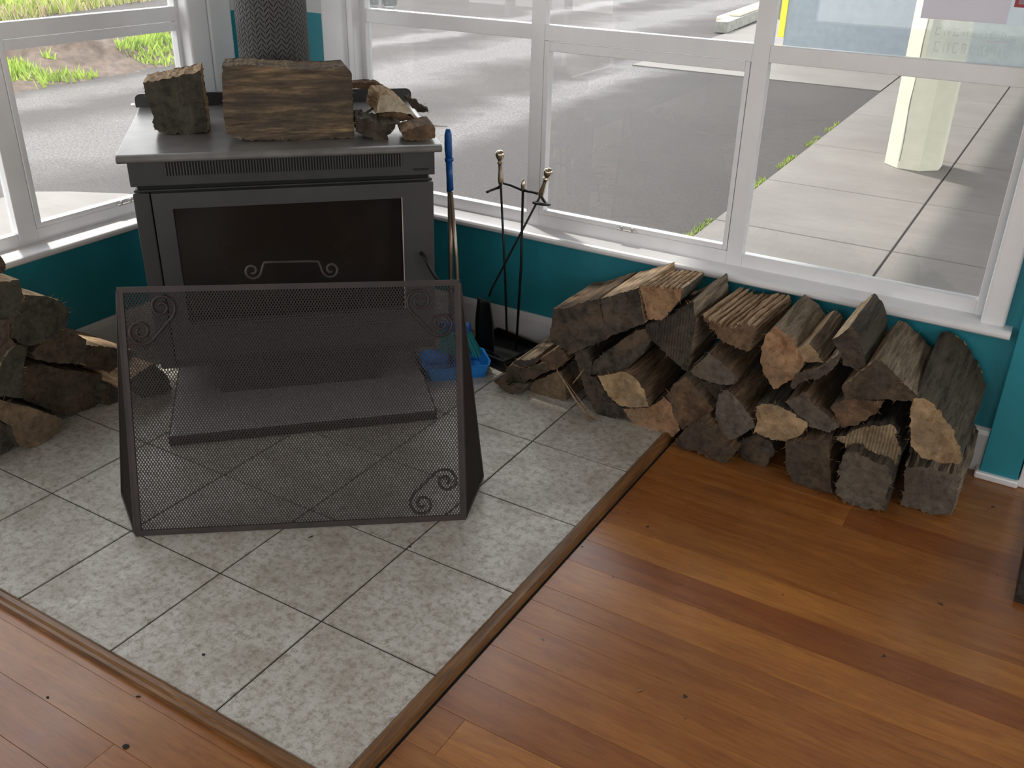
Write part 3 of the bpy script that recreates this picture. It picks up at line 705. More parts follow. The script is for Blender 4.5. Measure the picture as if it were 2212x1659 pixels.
for k in range(31): t = k/30; a = 1.35*2*math.pi*t; rad = .024*(1-.75*t**.8); hp.append(pR+Vector((-math.cos(a), -math.sin(a)))*rad)
tubeo('top_scroll', [SP(p.x, p.y, .0) for p in hp], .0032, M['screen'], fsn, 6)

# ------------------------------------------------------------------ firewood
LOGS = {
 'a': ('B',1.6,0.3,[(-0.421,0.342),(-0.372,0.354),(-0.319,0.385),(-0.267,0.412),(-0.255,0.393),(-0.221,0.297),(-0.225,0.279),(-0.292,0.235),(-0.354,0.191),(-0.374,0.213),(-0.429,0.218),(-0.429,0.268),(-0.416,0.285)]),
 'b': ('B',1.6,0.29,[(-0.256,0.414),(-0.191,0.446),(-0.128,0.478),(-0.113,0.426),(-0.098,0.368),(-0.164,0.324),(-0.219,0.293),(-0.238,0.345)]),
 'c': ('B',1.6,0.27,[(-0.129,0.487),(-0.053,0.499),(0.014,0.509),(0.007,0.469),(-0.014,0.432),(-0.042,0.39),(-0.088,0.383),(-0.104,0.428)]),
 'd': ('B',1.61,0.3,[(0.047,0.471),(0.06,0.413),(0.059,0.329),(0.056,0.239),(0.035,0.242),(-0.036,0.288),(-0.094,0.321),(-0.099,0.358),(-0.046,0.388),(-0.008,0.42)]),
 'e': ('B',1.61,0.33,[(-0.295,0.127),(-0.27,0.182),(-0.207,0.253),(-0.13,0.329),(-0.1,0.344),(-0.073,0.313),(-0.098,0.259),(-0.141,0.201),(-0.192,0.167)]),
 'f': ('B',1.585,0.36,[(-0.242,0.152),(-0.142,0.195),(-0.106,0.183),(-0.067,0.14),(-0.054,0.093),(-0.105,0.073),(-0.154,0.068),(-0.197,0.093)]),
 'g': ('B',1.605,0.33,[(-0.338,0.198),(-0.294,0.232),(-0.272,0.183),(-0.294,0.128),(-0.253,0.137),(-0.21,0.085),(-0.148,0.043),(-0.137,0.017),(-0.158,0.005),(-0.241,-0.0),(-0.288,0.067)]),
 'h': ('B',1.611,0.36,[(-0.153,0.045),(-0.064,0.076),(-0.012,0.126),(0.015,0.111),(0.052,0.028),(0.032,-0.005),(-0.019,-0.02),(-0.074,-0.009),(-0.12,0.005)]),
 'i': ('B',1.61,0.34,[(0.051,0.219),(0.101,0.178),(0.153,0.132),(0.107,0.083),(0.06,0.03),(0.024,0.071),(0.015,0.112),(-0.008,0.13),(0.019,0.189)]),
 'j': ('B',1.6,0.34,[(0.065,0.245),(0.092,0.286),(0.117,0.323),(0.16,0.304),(0.218,0.27),(0.21,0.242),(0.169,0.228),(0.121,0.227),(0.076,0.238)]),
 'k': ('B',1.62,0.3,[(0.071,0.429),(0.125,0.417),(0.174,0.416),(0.191,0.43),(0.234,0.432),(0.242,0.406),(0.229,0.347),(0.185,0.353),(0.146,0.362),(0.106,0.397)]),
 'l': ('B',1.6,0.3,[(0.303,0.457),(0.322,0.447),(0.355,0.43),(0.402,0.37),(0.397,0.345),(0.375,0.305),(0.328,0.257),(0.299,0.289),(0.276,0.332),(0.272,0.375),(0.281,0.425)]),
 'm': ('B',1.6,0.3,[(0.354,0.37),(0.367,0.395),(0.403,0.425),(0.427,0.41),(0.453,0.379),(0.402,0.369),(0.374,0.368)]),
 'n': ('B',1.61,0.3,[(0.462,0.448),(0.503,0.5),(0.529,0.483),(0.551,0.439),(0.563,0.395),(0.54,0.377),(0.503,0.384),(0.479,0.429)]),
 'o': ('B',1.6,0.33,[(0.513,0.321),(0.537,0.349),(0.587,0.427),(0.607,0.424),(0.66,0.386),(0.715,0.346),(0.704,0.328),(0.668,0.321),(0.629,0.312),(0.53,0.283)]),
 'p': ('B',1.59,0.18,[(0.375,0.294),(0.391,0.333),(0.442,0.361),(0.464,0.384),(0.491,0.422),(0.495,0.413),(0.483,0.372),(0.465,0.344),(0.42,0.317),(0.382,0.279)]),
 'q': ('B',1.595,0.34,[(0.285,0.191),(0.303,0.207),(0.339,0.213),(0.392,0.203),(0.42,0.186),(0.44,0.186),(0.445,0.168),(0.428,0.135),(0.396,0.107),(0.357,0.094),(0.29,0.102),(0.296,0.127),(0.286,0.163)]),
 'r': ('B',1.605,0.34,[(0.368,0.226),(0.416,0.272),(0.447,0.241),(0.51,0.208),(0.531,0.193),(0.506,0.165),(0.443,0.164),(0.416,0.182)]),
 's': ('B',1.62,0.32,[(0.493,0.238),(0.533,0.277),(0.633,0.3),(0.615,0.251),(0.572,0.201),(0.534,0.182)]),
 't': ('B',1.6,0.33,[(0.516,0.147),(0.553,0.179),(0.59,0.209),(0.63,0.234),(0.669,0.246),(0.688,0.222),(0.682,0.204),(0.703,0.181),(0.707,0.119),(0.658,0.119),(0.609,0.123),(0.587,0.136),(0.559,0.13),(0.545,0.146)]),
 'u': ('B',1.6,0.35,[(0.703,0.341),(0.733,0.347),(0.776,0.324),(0.822,0.273),(0.857,0.212),(0.86,0.179),(0.821,0.17),(0.761,0.165),(0.723,0.2),(0.709,0.275)]),
 'v': ('B',1.628,0.36,[(0.722,0.115),(0.787,0.128),(0.867,0.126),(0.877,0.106),(0.872,0.058),(0.872,-0.007),(0.802,-0.02),(0.779,-0.004),(0.76,-0.018),(0.736,-0.013),(0.735,0.049)]),
 'w': ('B',1.551,0.36,[(0.565,0.147),(0.602,0.162),(0.624,0.147),(0.691,0.139),(0.702,0.086),(0.703,-0.005),(0.654,-0.017),(0.598,-0.02),(0.563,-0.005),(0.563,0.065),(0.559,0.104)]),
 'x': ('B',1.574,0.36,[(0.393,0.11),(0.417,0.124),(0.512,0.157),(0.529,0.082),(0.552,-0.015),(0.51,-0.019),(0.468,-0.02),(0.43,-0.012),(0.423,0.011),(0.409,0.013),(0.398,0.073)]),
 'y': ('B',1.62,0.34,[(0.225,0.025),(0.287,0.085),(0.336,0.075),(0.359,0.045),(0.335,-0.02),(0.275,-0.018),(0.237,0.008)]),
 'z': ('B',1.569,0.37,[(0.053,0.006),(0.096,0.078),(0.139,0.118),(0.177,0.084),(0.21,0.054),(0.253,0.036),(0.224,-0.017),(0.175,-0.02),(0.128,-0.005),(0.099,-0.012),(0.063,-0.01)]),
 'aa': ('B',1.6,0.34,[(0.164,0.195),(0.19,0.218),(0.223,0.197),(0.261,0.161),(0.292,0.129),(0.289,0.117),(0.209,0.033),(0.183,0.06),(0.161,0.131)]),
 'hh': ('B',1.66,0.28,[(0.049,0.195),(0.1,0.193),(0.152,0.196),(0.187,0.207),(0.166,0.18),(0.145,0.147),(0.139,0.108),(0.096,0.141)]),
 'k1': ('B',1.62,0.3,[(-0.587,0.091),(-0.561,0.112),(-0.511,0.124),(-0.489,0.142),(-0.485,0.124),(-0.513,0.094),(-0.543,0.086),(-0.574,0.084)]),
 'k2': ('B',1.61,0.28,[(-0.602,0.071),(-0.575,0.092),(-0.534,0.09),(-0.508,0.1),(-0.45,0.135),(-0.434,0.106),(-0.493,0.057),(-0.516,0.054),(-0.529,0.026),(-0.6,0.004),(-0.603,0.038)]),
 'k3': ('B',1.622,0.3,[(-0.519,0.024),(-0.441,0.084),(-0.394,0.113),(-0.375,0.083),(-0.365,0.009),(-0.402,0.002),(-0.451,0.0),(-0.498,-0.0)]),
 'k4': ('B',1.569,0.3,[(-0.629,0.032),(-0.58,0.065),(-0.576,0.028),(-0.499,0.042),(-0.508,0.02),(-0.544,0.0),(-0.592,0.009)]),
 'k5': ('B',1.62,0.32,[(-0.475,0.138),(-0.41,0.194),(-0.386,0.194),(-0.363,0.163),(-0.412,0.114),(-0.441,0.101),(-0.458,0.125)]),
 'k6': ('B',1.68,0.26,[(-0.404,0.109),(-0.335,0.169),(-0.314,0.146),(-0.327,0.092),(-0.336,0.034),(-0.361,0.063),(-0.388,0.088)]),
 'la': ('L',1.62,0.3,[(0.422,0.643),(0.508,0.606),(0.52,0.573),(0.512,0.557),(0.487,0.546),(0.402,0.564)]),
 'lb': ('L',1.62,0.3,[(0.401,0.56),(0.49,0.529),(0.547,0.517),(0.547,0.465),(0.535,0.428),(0.49,0.411),(0.371,0.44)]),
 'lc': ('L',1.62,0.33,[(0.552,0.468),(0.619,0.442),(0.655,0.414),(0.681,0.381),(0.675,0.35),(0.657,0.328),(0.588,0.304),(0.524,0.312),(0.486,0.354),(0.499,0.424),(0.536,0.431)]),
 'ld': ('L',1.63,0.34,[(0.537,0.284),(0.596,0.307),(0.655,0.326),(0.691,0.292),(0.724,0.254),(0.713,0.215),(0.703,0.178),(0.625,0.211),(0.55,0.254)]),
 'le': ('L',1.64,0.34,[(0.727,0.235),(0.812,0.194),(0.896,0.15),(0.877,0.102),(0.855,0.054),(0.815,0.064),(0.782,0.116),(0.708,0.167)]),
 'lf': ('L',1.664,0.36,[(0.522,0.227),(0.579,0.221),(0.65,0.171),(0.723,0.132),(0.79,0.09),(0.755,0.036),(0.733,-0.0),(0.696,0.003),(0.634,0.013),(0.588,0.048),(0.5,0.131),(0.505,0.188)]),
 'lg': ('L',1.594,0.4,[(0.392,0.196),(0.456,0.151),(0.511,0.104),(0.568,0.052),(0.547,0.018),(0.467,-0.0),(0.421,0.018),(0.408,0.047),(0.411,0.096),(0.379,0.14),(0.328,0.168),(0.34,0.215)]),
 'lh': ('L',1.6,0.34,[(0.417,0.284),(0.437,0.316),(0.481,0.338),(0.515,0.317),(0.485,0.256),(0.461,0.171),(0.398,0.204),(0.365,0.226),(0.381,0.291)]),
 'lj': ('L',1.633,0.36,[(0.329,0.147),(0.397,0.111),(0.428,0.071),(0.426,0.029),(0.397,0.009),(0.347,0.0),(0.299,0.025)]),
 'li': ('L',1.542,0.26,[(0.782,0.105),(0.83,0.121),(0.891,0.128),(0.936,0.068),(0.947,0.007),(0.908,0.0),(0.822,0.029),(0.773,0.082)]),
 'lk': ('L',1.631,0.26,[(0.772,0.08),(0.831,0.059),(0.825,0.001),(0.765,0.0),(0.731,0.02),(0.743,0.056)]),
 'lo': ('L',1.61,0.32,[(0.39,0.45),(0.458,0.425),(0.486,0.415),(0.474,0.362),(0.484,0.338),(0.439,0.316),(0.363,0.342)]),
 'sa': ('D',-0.967,0.17,[(-0.362,1.01),(-0.311,1.02),(-0.26,1.029),(-0.22,1.036),(-0.193,1.046),(-0.191,0.968),(-0.189,0.899),(-0.192,0.856),(-0.255,0.851),(-0.323,0.857),(-0.349,0.866),(-0.35,0.898),(-0.352,0.944),(-0.363,0.984)]),
 'sb': ('D',-1.099,0.17,[(-0.12,1.075),(-0.054,1.078),(0.039,1.068),(0.147,1.059),(0.244,1.066),(0.257,1.046),(0.256,0.949),(0.256,0.853),(0.132,0.851),(0.019,0.852),(-0.091,0.858),(-0.132,0.879),(-0.132,0.959)]),
 'sc': ('D',-0.88,0.05,[(0.272,0.984),(0.328,0.985),(0.356,0.983),(0.382,0.966),(0.386,0.959),(0.273,0.965)]),
 'sd': ('D',-1.02,0.03,[(0.332,0.909),(0.341,0.95),(0.349,0.964),(0.384,0.966),(0.423,0.943),(0.448,0.918),(0.478,0.882),(0.452,0.898),(0.417,0.91),(0.387,0.915),(0.352,0.911)]),
 'se': ('D',-1.03,0.1,[(0.34,0.903),(0.386,0.914),(0.421,0.911),(0.466,0.887),(0.425,0.885),(0.38,0.885),(0.344,0.881)]),
 'sf': ('D',-1.169,0.12,[(0.395,0.882),(0.445,0.897),(0.494,0.904),(0.5,0.886),(0.5,0.859),(0.453,0.851),(0.404,0.857)]),
 'sg': ('D',-1.132,0.14,[(0.259,0.916),(0.29,0.92),(0.333,0.9),(0.396,0.9),(0.361,0.877),(0.353,0.851),(0.311,0.852),(0.259,0.878)]),
 'sh': ('D',-0.9,0.03,[(0.446,0.938),(0.487,0.925),(0.492,0.912),(0.521,0.898),(0.526,0.885),(0.497,0.887),(0.471,0.899)]),
}
TF = {'B': (Matrix(), 'y'), 'L': (Matrix.Rotation(math.pi/2, 4, 'Z'), 'y'), 'D': (TD, 'y')}
def firewood(key, label, group, side='brown', end='dark', back=None, fresh=None, L=None, grain='y', drift=(0, 0), taper=.97, rough_=.0026, grooves=0, spl=16, curve=0, spl_col=None, name='firewood_log'):
    fr, ly, L0, poly = LOGS[key]; L = L or L0; T = TF[fr][0]
    cx = sum(p[0] for p in poly)/len(poly); cz = min(p[1] for p in poly)
    r = R.Random() if False else random.Random(sum(map(ord, key)))
    # resample the outline
    P_ = [Vector((x, z)) for x, z in poly]
    if sum(a.x*b.y-b.x*a.y for a, b in zip(P_, P_[1:]+P_[:1])) < 0: P_.reverse()
    out = []; nrm = []
    for a, b in zip(P_, P_[1:]+P_[:1]):
        l = (b-a).length; k = max(1, round(l/(.0035 if grooves else .007))); nn = Vector(((b-a).y, -(b-a).x)).normalized() if l > 0 else Vector((0, 1))
        for i in range(k): out.append(a.lerp(b, i/k)); nrm.append(nn)
    n = len(out); m_ = 12; ph = r.uniform(0, 99)
    bm = bmesh.new(); rings = []; cm = sum(out, Vector((0, 0)))/n; zmin = cz
    for j in range(m_+1):
        t = j/m_; s = 1+(taper-1)*t; ring = []
        for i, p in enumerate(out):
            g = noise.noise(Vector((i*.55, ph, t*.9)))*rough_*1.6 + noise.noise(Vector((i*1.9, ph+7, t*5)))*rough_
            if grooves and nrm[i].y > .8: g += grooves*(abs(math.sin(p.x*math.pi/.017+.9*noise.noise(Vector((p.x*30, t*1.5, ph)))))-.9)
            if j == 0: g = g*1.1 + r.uniform(-1, .3)*rough_*.7
            q_ = cm+(p-cm)*s+nrm[i]*g
            x = q_.x+drift[0]*t; z = q_.y+drift[1]*t + curve*math.sin(math.pi*t)
            z = max(z, zmin)
            jag = (r.uniform(-.0028, .0028) if j == m_ else r.uniform(-.0008, .0008) if j == 0 else 0)
            ring.append(bm.verts.new((x-cx, L*t+jag, z-cz)))
        rings.append(ring)
    for a, b in zip(rings, rings[1:]):
        for k in range(n): bm.faces.new((a[k], a[(k+1) % n], b[(k+1) % n], b[k])).material_index = 0
    f0 = bm.faces.new(rings[0][::-1]); f0.material_index = 1; f1 = bm.faces.new(rings[-1]); f1.material_index = 1
    bmesh.ops.triangulate(bm, faces=[f0, f1])
    mats = [SIDE[side+grain], END[end] if end in END else SIDE[end]]
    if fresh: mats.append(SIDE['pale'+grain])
    if fresh:  # pale split wood on given normals, also painting the lit upper-left slivers
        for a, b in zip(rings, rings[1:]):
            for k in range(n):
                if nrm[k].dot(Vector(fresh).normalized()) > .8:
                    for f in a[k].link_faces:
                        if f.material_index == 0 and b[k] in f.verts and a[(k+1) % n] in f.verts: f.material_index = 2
    if back:                                     # bark on the chosen outline normals
        mats.append(SIDE['bark'+grain])
        for a, b in zip(rings, rings[1:]):
            for k in range(n):
                if nrm[k].dot(Vector(back)) > .35:
                    for f in a[k].link_faces:
                        if f.material_index == 0 and b[k] in f.verts and a[(k+1) % n] in f.verts: f.material_index = len(mats)-1
    o = obj(name, bm, mats); o.matrix_world = T @ Matrix.Translation((cx, ly, cz)); tag(o, label, 'firewood', group)
    if spl:
        vs, fs = [], []
        for k in range(spl):
            i = r.randrange(n); p = out[i]; t = r.choice([0, 0, r.random(), 1]); 
            b0 = Vector((p.x-cx+drift[0]*t, L*t, p.y-cz+drift[1]*t)); d_ = Vector((nrm[i].x*r.uniform(.2, 1)+r.gauss(0, .5), (r.gauss(0, .8) if 0 < t < 1 else (-.7 if t == 0 else .7)*r.random()), nrm[i].y*.6+r.gauss(0, .4))).normalized()*r.uniform(.005, .022)
            if b0.z+d_.z < .001: d_.z = abs(d_.z)
            sdd = d_.orthogonal().normalized()*.0006; i0 = len(vs)
            vs += [tuple(b0-sdd), tuple(b0+sdd), tuple(b0+d_.cross(sdd).normalized()*.0009), tuple(b0+d_)]
            fs += [(i0, i0+1, i0+3), (i0+1, i0+2, i0+3), (i0+2, i0, i0+3), (i0, i0+2, i0+1)]
        so = mobj('splinters', vs, fs, SIDE['pale'+grain], o); so['kind'] = 'stuff'
    return o
G1, G2, G3 = 'split firewood stacked under the right window', 'split firewood stacked under the left window', 'firewood resting on top of the stove'
fw = firewood
fw('a', 'long dark-ended split log at the upper left of the right stack', G1, 'brown', 'dark', spl=28)
fw('b', 'dark-ended log with pale freshly split top, left of the ridged half log', G1, 'pale', 'dark')
fw('c', 'topmost half-round log with orange end and pale ridged top', G1, 'pale', 'orange', back=(.8, -.5), grooves=.011, drift=(-.03, -.035), spl=32)
fw('d', 'tall dark triangular log with saw marks on its end, below the ridged log', G1, 'grey', 'saw')
fw('e', 'brown wedge-shaped log under the dark-ended logs at left of stack', G1, 'brown', 'dark', back=(0, -1))
fw('f', 'large log with a broad tan sawn end, centre left of right stack', G1, 'brown', 'tan', L=.34)
fw('g', 'dark upright log at the stack base behind the big tan log', G1, 'bark', 'dark')
fw('h', 'orange-ended half log on the hearth edge at the stack base', G1, 'brown', 'orange', back=(0, -1))
fw('i', 'kite-shaped brown-ended log right of the big tan log', G1, 'grey', 'brown')
fw('j', 'grey-green quarter log with curved underside beneath the flaky top log', G1, 'brown', 'grey', back=(0, -1))
fw('k', 'thick log with flaky decayed yellow top near the wall', G1, 'pale', 'brown', grooves=.012, rough_=.005, spl=60, drift=(.02, .0))
fw('l', 'upright log with rounded bright orange sawn end', G1, 'grey', 'orange', back=(-1, -.3))
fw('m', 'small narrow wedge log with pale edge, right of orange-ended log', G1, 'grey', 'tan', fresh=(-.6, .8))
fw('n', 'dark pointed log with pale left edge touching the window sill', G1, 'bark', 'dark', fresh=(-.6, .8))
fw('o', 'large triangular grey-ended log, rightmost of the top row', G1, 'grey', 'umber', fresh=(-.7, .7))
fw('p', 'curled grey bark strip lying above the smile-shaped log', G1, 'grey', 'dark', rough_=.004, spl=40)
fw('q', 'log with pale crescent-shaped end and shaggy dark top', G1, 'bark', 'tan', rough_=.005, spl=80)
fw('r', 'blue-grey ended log right of the crescent-ended log', G1, 'brown', 'grey', spl=28)
fw('s', 'small brown log wedged under the large triangular log', G1, 'grey', 'brown')
fw('t', 'pale log with ragged vertical saw lines, lower right of stack', G1, 'bark', 'rag', rough_=.005, spl=44)
fw('u', 'large bark-covered log with tan end at the right end of stack', G1, 'bark', 'tan', L=.345, rough_=.004, spl=20, drift=(.0, .07), taper=1.0)
fw('v', 'square grey-ended log on the floor, rightmost of the stack', G1, 'grey', 'grey', rough_=.006, spl=52)
fw('w', 'square grey-ended log on the floor beneath the ragged pale log', G1, 'bark', 'grey', rough_=.006, spl=52)
fw('x', 'dark log on the floor with a lighter upper corner on its end', G1, 'brown', 'umber', rough_=.003, spl=20)
fw('y', 'small nearly black log on the floor below the crescent-ended log', G1, 'bark', 'dark')
fw('z', 'floor log with tan lower rim beside the timber hearth edge', G1, 'brown', 'umber', rough_=.003, spl=36)
fw('aa', 'greenish grey slanted log between kite-shaped and crescent-ended logs', G1, 'brown', 'grey', spl=36)
fw('hh', 'shadowed log deep between the kite-shaped and grey-green logs', G1, 'bark', 'dark')
fw('k1', 'thin split log with weathered top, at far left of right stack', G1, 'grey', 'dark', rough_=.003, spl=28)
fw('k2', 'short reddish brown log beneath the thin weathered log', G1, 'brown', 'umber')
fw('k3', 'small tan-ended log on the hearth tiles at left of stack', G1, 'brown', 'dimtan')
fw('k4', 'low dark log on tiles at the stack left tip', G1, 'bark', 'dark')
fw('k5', 'brown log tucked under the long dark-ended log', G1, 'brown', 'brown', spl=32)
fw('k6', 'dark grey log behind the loose straw splinters', G1, 'bark', 'dark')
fw('la', 'highest log of the left stack, reddish and cut by the frame', G2, 'brown', 'umber')
fw('lb', 'dark-ended log with pale sunlit top in upper left stack', G2, 'pale', 'olive', spl=40)  # pale sides in this stack stand in for light on the tops
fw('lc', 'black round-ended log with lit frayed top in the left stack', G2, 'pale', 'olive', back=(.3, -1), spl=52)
fw('ld', 'brown wedge log in the middle of the left stack', G2, 'brown', 'umber')
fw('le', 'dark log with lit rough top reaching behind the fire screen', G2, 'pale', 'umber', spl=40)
fw('lf', 'wide log with half tan half grey end, low in left stack', G2, 'grey', 'umber', spl=28)
fw('lg', 'tan round-ended log on the tiles, front of the left stack', G2, 'bark', 'dimtan')
fw('lh', 'upright greenish brown log at the left frame edge', G2, 'grey', 'olive')
fw('lj', 'dark log on the tiles at the lower left corner of stack', G2, 'bark', 'dark')
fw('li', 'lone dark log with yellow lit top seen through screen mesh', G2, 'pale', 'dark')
fw('lk', 'small dark log on the tiles just left of the screen', G2, 'bark', 'dark')
fw('lo', 'dark log below the pale-topped log at the left frame edge', G2, 'bark', 'dark')
fw('sa', 'dark square log block leaning on the left of the stove top', G3, 'pale', 'olive', L=.17, grain='z', rough_=.004, spl=40, taper=.98)
fw('sb', 'long brown and black streaked log lying across stove top centre', G3, 'streak', 'streakx', L=.17, grain='x', rough_=.003, spl=60)
LOGS_SB = bpy.data.objects[-1] if False else None
kg = 'kindling pieces on the right of the stove top'
fw('sc', 'flat brown kindling plank at the back of the stove top', kg, 'brown', 'brown', grain='x', name='kindling', L=.05)
fw('sd', 'curled cream bark piece on the kindling heap', kg, 'pale', 'cream', L=.09, name='kindling', spl=14, drift=(-.02, .02))
fw('se', 'orange-brown half-round kindling piece under the curled bark', kg, 'brown', 'brown', L=.10, name='kindling')
fw('sf', 'chunky reddish kindling block at right front corner of stove top', kg, 'brown', 'brown', L=.12, name='kindling', spl=40)
fw('sg', 'dark jumbled kindling piece beside the streaked log', kg, 'bark', 'dark', L=.14, name='kindling', rough_=.006, spl=48)
fw('sh', 'dark torn bark strip at the back right of the kindling', kg, 'bark', 'dark', L=.03, name='kindling', rough_=.004, spl=40)
def twig(label, pts, r0, m=None, grp=None, name='twig'):
    o = tubeo(name, pts, [r0*(1-.6*i/(len(pts)-1)) for i in range(len(pts))], m or SIDE['palex'], None, 5); tag(o, label, 'twig', grp); return o
def D3(x, y, z): return tuple(TD @ Vector((x, y, z)))
twig('thick grey twig leaning from streaked log onto the bark', [D3(.265, -1.02, .885), D3(.30, -1.0, .905), D3(.335, -.99, .925), D3(.35, -.97, .945)], .006, SIDE['barkx'])
twig('short upright grey twig before the curled bark', [D3(.322, -1.045, .870), D3(.325, -1.03, .893), D3(.322, -1.01, .915)], .004, SIDE['greyz'])
twig('thin green stalk poking past the blue broom handle', [D3(.48, -1.10, .885), D3(.52, -1.08, .878), D3(.56, -1.05, .868)], .0016, SIDE['greyx'])
# loose straw splinters leaning on the right stack
twig('long pale splinter leaning from stack to the tiles', [(-.232, 1.545, .004), (-.30, 1.56, .055), (-.36, 1.58, .105), (-.392, 1.59, .130)], .0042)
twig('second pale splinter beside the long one', [(-.225, 1.562, .003), (-.29, 1.572, .052), (-.355, 1.59, .098)], .0035)
twig('short pale splinter crossing the long ones', [(-.318, 1.57, .110), (-.300, 1.572, .140), (-.285, 1.575, .168)], .0028)

# ------------------------------------------------------------------ companion set
cs = empty('companion_set', (-.76, 1.83, 0)); tag(cs, 'black iron fireside tool stand with square tray base beside the stove', 'tool stand')
def C_(x, y, z): return (x+.76, y-1.83, z)
bm = bmesh.new()
bx(bm, -.115, .115, -.105, .105, 0, .020)
for a in ((-.115, .115, -.105, -.097), (-.115, .115, .097, .105), (-.115, -.107, -.097, .097), (.107, .115, -.097, .097)): bx(bm, a[0], a[1], a[2], a[3], .020, .042)
tr = obj('base_tray', bm, M['black'], cs, bevel=.002, seg=1); tr.rotation_euler = (0, 0, math.radians(-12))
tubeo('pole', [C_(-.715, 1.87, .02), C_(-.700, 1.865, .35), C_(-.692, 1.85, .64)], .0048, M['black'], cs, 8)
bm = bmesh.new(); lathe(bm, [(.004, .632), (.007, .64), (.008, .655), (.005, .668), (.002, .674)], 10, Matrix.Translation(C_(-.692, 1.85, 0))); obj('finial', bm, M['brass'], cs, smooth=True)
hk = []
c1, c2 = Vector(C_(-.790, 1.845, .640)), Vector(C_(-.600, 1.845, .615))
for t in range(13): a = math.pi*(-.1)+t/12*math.pi*1.5; hk.append(c1+Vector((.022*math.cos(a), .028*math.sin(a)-.028, -.010+.010*math.cos(a))))
hk = hk[::-1]
pts = [tuple(p) for p in hk] + [C_(-.775, 1.848, .648), C_(-.74, 1.85, .645), C_(-.692, 1.85, .635), C_(-.65, 1.85, .635), C_(-.625, 1.85, .632)]
for t in range(15): a = math.pi*.5-t/14*math.pi*1.55; pts.append(tuple(c2+Vector((.026*math.cos(a), .032*math.sin(a)-.026, -.004-.008*math.sin(a)))))
tubeo('hook_bar', pts, .0050, M['black'], cs, 8)
def handle(par, top, bot):
    top, bot = Vector(top), Vector(bot); ax = (top-bot); L = ax.length
    Mx = Matrix.Translation(bot) @ ax.to_track_quat('Z', 'Y').to_matrix().to_4x4()
    bm = bmesh.new(); lathe(bm, [(.004, 0), (.009, L*.02), (.0105, L*.1), (.010, L*.2), (.0075, L*.38), (.0068, L*.52), (.008, L*.60), (.012, L*.63), (.012, L*.65), (.007, L*.68), (.007, L*.70),
        (.012, L*.75), (.0152, L*.82), (.0158, L*.88), (.0130, L*.95), (.0075, L*.985), (.001, L)], 18, Mx); return obj('brass_handle', bm, M['brass'], par, smooth=True)
pk_ = empty('poker', (-.773, 1.83, .04)); tag(pk_, 'upright fireside poker with brass ball handle hanging on stand', 'fire tool')
o_ = Vector((-.773, 1.83, .04))
b0 = Vector((-.775, 1.838, .645)); t0 = Vector((-.780, 1.835, .765))
tubeo('rod', [Vector((-.772, 1.895, .045))-o_, Vector((-.770, 1.87, .30))-o_, b0-o_], .0042, M['black'], pk_, 8); handle(pk_, t0-o_, b0-o_)
shv = empty('fire_shovel', (-.80, 1.80, .02)); tag(shv, 'slanting fireside shovel with brass ball handle and black blade', 'fire tool'); o_ = Vector((-.80, 1.80, .02))
b0 = Vector((-.612, 1.83, .632)); t0 = Vector((-.575, 1.82, .735))
tubeo('rod', [Vector((-.795, 1.80, .235))-o_, Vector((-.785, 1.80, .262))-o_, Vector((-.70, 1.815, .445))-o_, b0-o_], .0042, M['black'], shv, 8); handle(shv, t0-o_, b0-o_)
bm = bmesh.new(); prof = [(0, -.012, .0), (.0, -.01, .0)]
rows = []
for t in range(9):
    s = t/8; z = .225-.20*s; wd = .026+.014*min(1, s*2.2)
    if t == 8: wd *= .9
    rows.append([(-.812+.016*s+x*wd, 1.800-.012*s-.010*abs(x)**2, z-(.012*(1-abs(x)) if t == 0 else 0)) for x in (-1, -.6, 0, .6, 1)])
for off in (0, .0025):
    pass
F_ = [[bm.verts.new(Vector(p)-o_) for p in r_] for r_ in rows]; B_ = [[bm.verts.new(Vector(p)-o_+Vector((0, .003, 0))) for p in r_] for r_ in rows]
for a in range(8):
    for c in range(4):
        bm.faces.new((F_[a][c], F_[a][c+1], F_[a+1][c+1], F_[a+1][c])); bm.faces.new((B_[a][c], B_[a+1][c], B_[a+1][c+1], B_[a][c+1]))
    for c in (0, 4): bm.faces.new((F_[a][c], F_[a+1][c], B_[a+1][c], B_[a][c]))
for c in range(4):
    bm.faces.new((F_[0][c], B_[0][c], B_[0][c+1], F_[0][c+1])); bm.faces.new((F_[8][c], F_[8][c+1], B_[8][c+1], B_[8][c]))
obj('blade', bm, M['black'], shv, smooth=True)
# ------------------------------------------------------------------ dustpan and broom
dp = empty('long_handled_dustpan', (-.825, 1.615, 0)); tag(dp, 'bright blue long-handled dustpan standing on tiles behind the screen', 'dustpan'); o_ = Vector((-.825, 1.615, 0))
ang = math.radians(46)
bm = bmesh.new(); pw, pd = .122, .085; hb = .048; oz = [(-pw*.9, -pd), (pw*.9, -pd), (pw, -pd*.6), (pw, pd*.6), (pw*.8, pd), (-pw*.8, pd), (-pw, pd*.6), (-pw, -pd*.6)]
def ring(sx, z, dx=0): return [bm.verts.new((x*sx+dx, y*sx, z)) for x, y in oz]
a = ring(.88, 0); b = ring(.98, hb); b2 = ring(1.02, hb+.001); b3 = ring(1.02, hb+.004); c = ring(.955, hb+.004); d_ = ring(.85, .004); n = len(oz)
for A_, B2 in ((a, b), (b, b2), (b2, b3), (b3, c), (c, d_)):
    for k in range(n): bm.faces.new((A_[k], A_[(k+1) % n], B2[(k+1) % n], B2[k]))
bm.faces.new(a[::-1]); bm.faces.new(d_)
pan = obj('pan', bm, M['panblue'], dp, bevel=.0012, seg=1); pan.rotation_euler = (0, 0, ang)
def rel(pts): return [tuple(Vector(p)-o_) for p in pts]
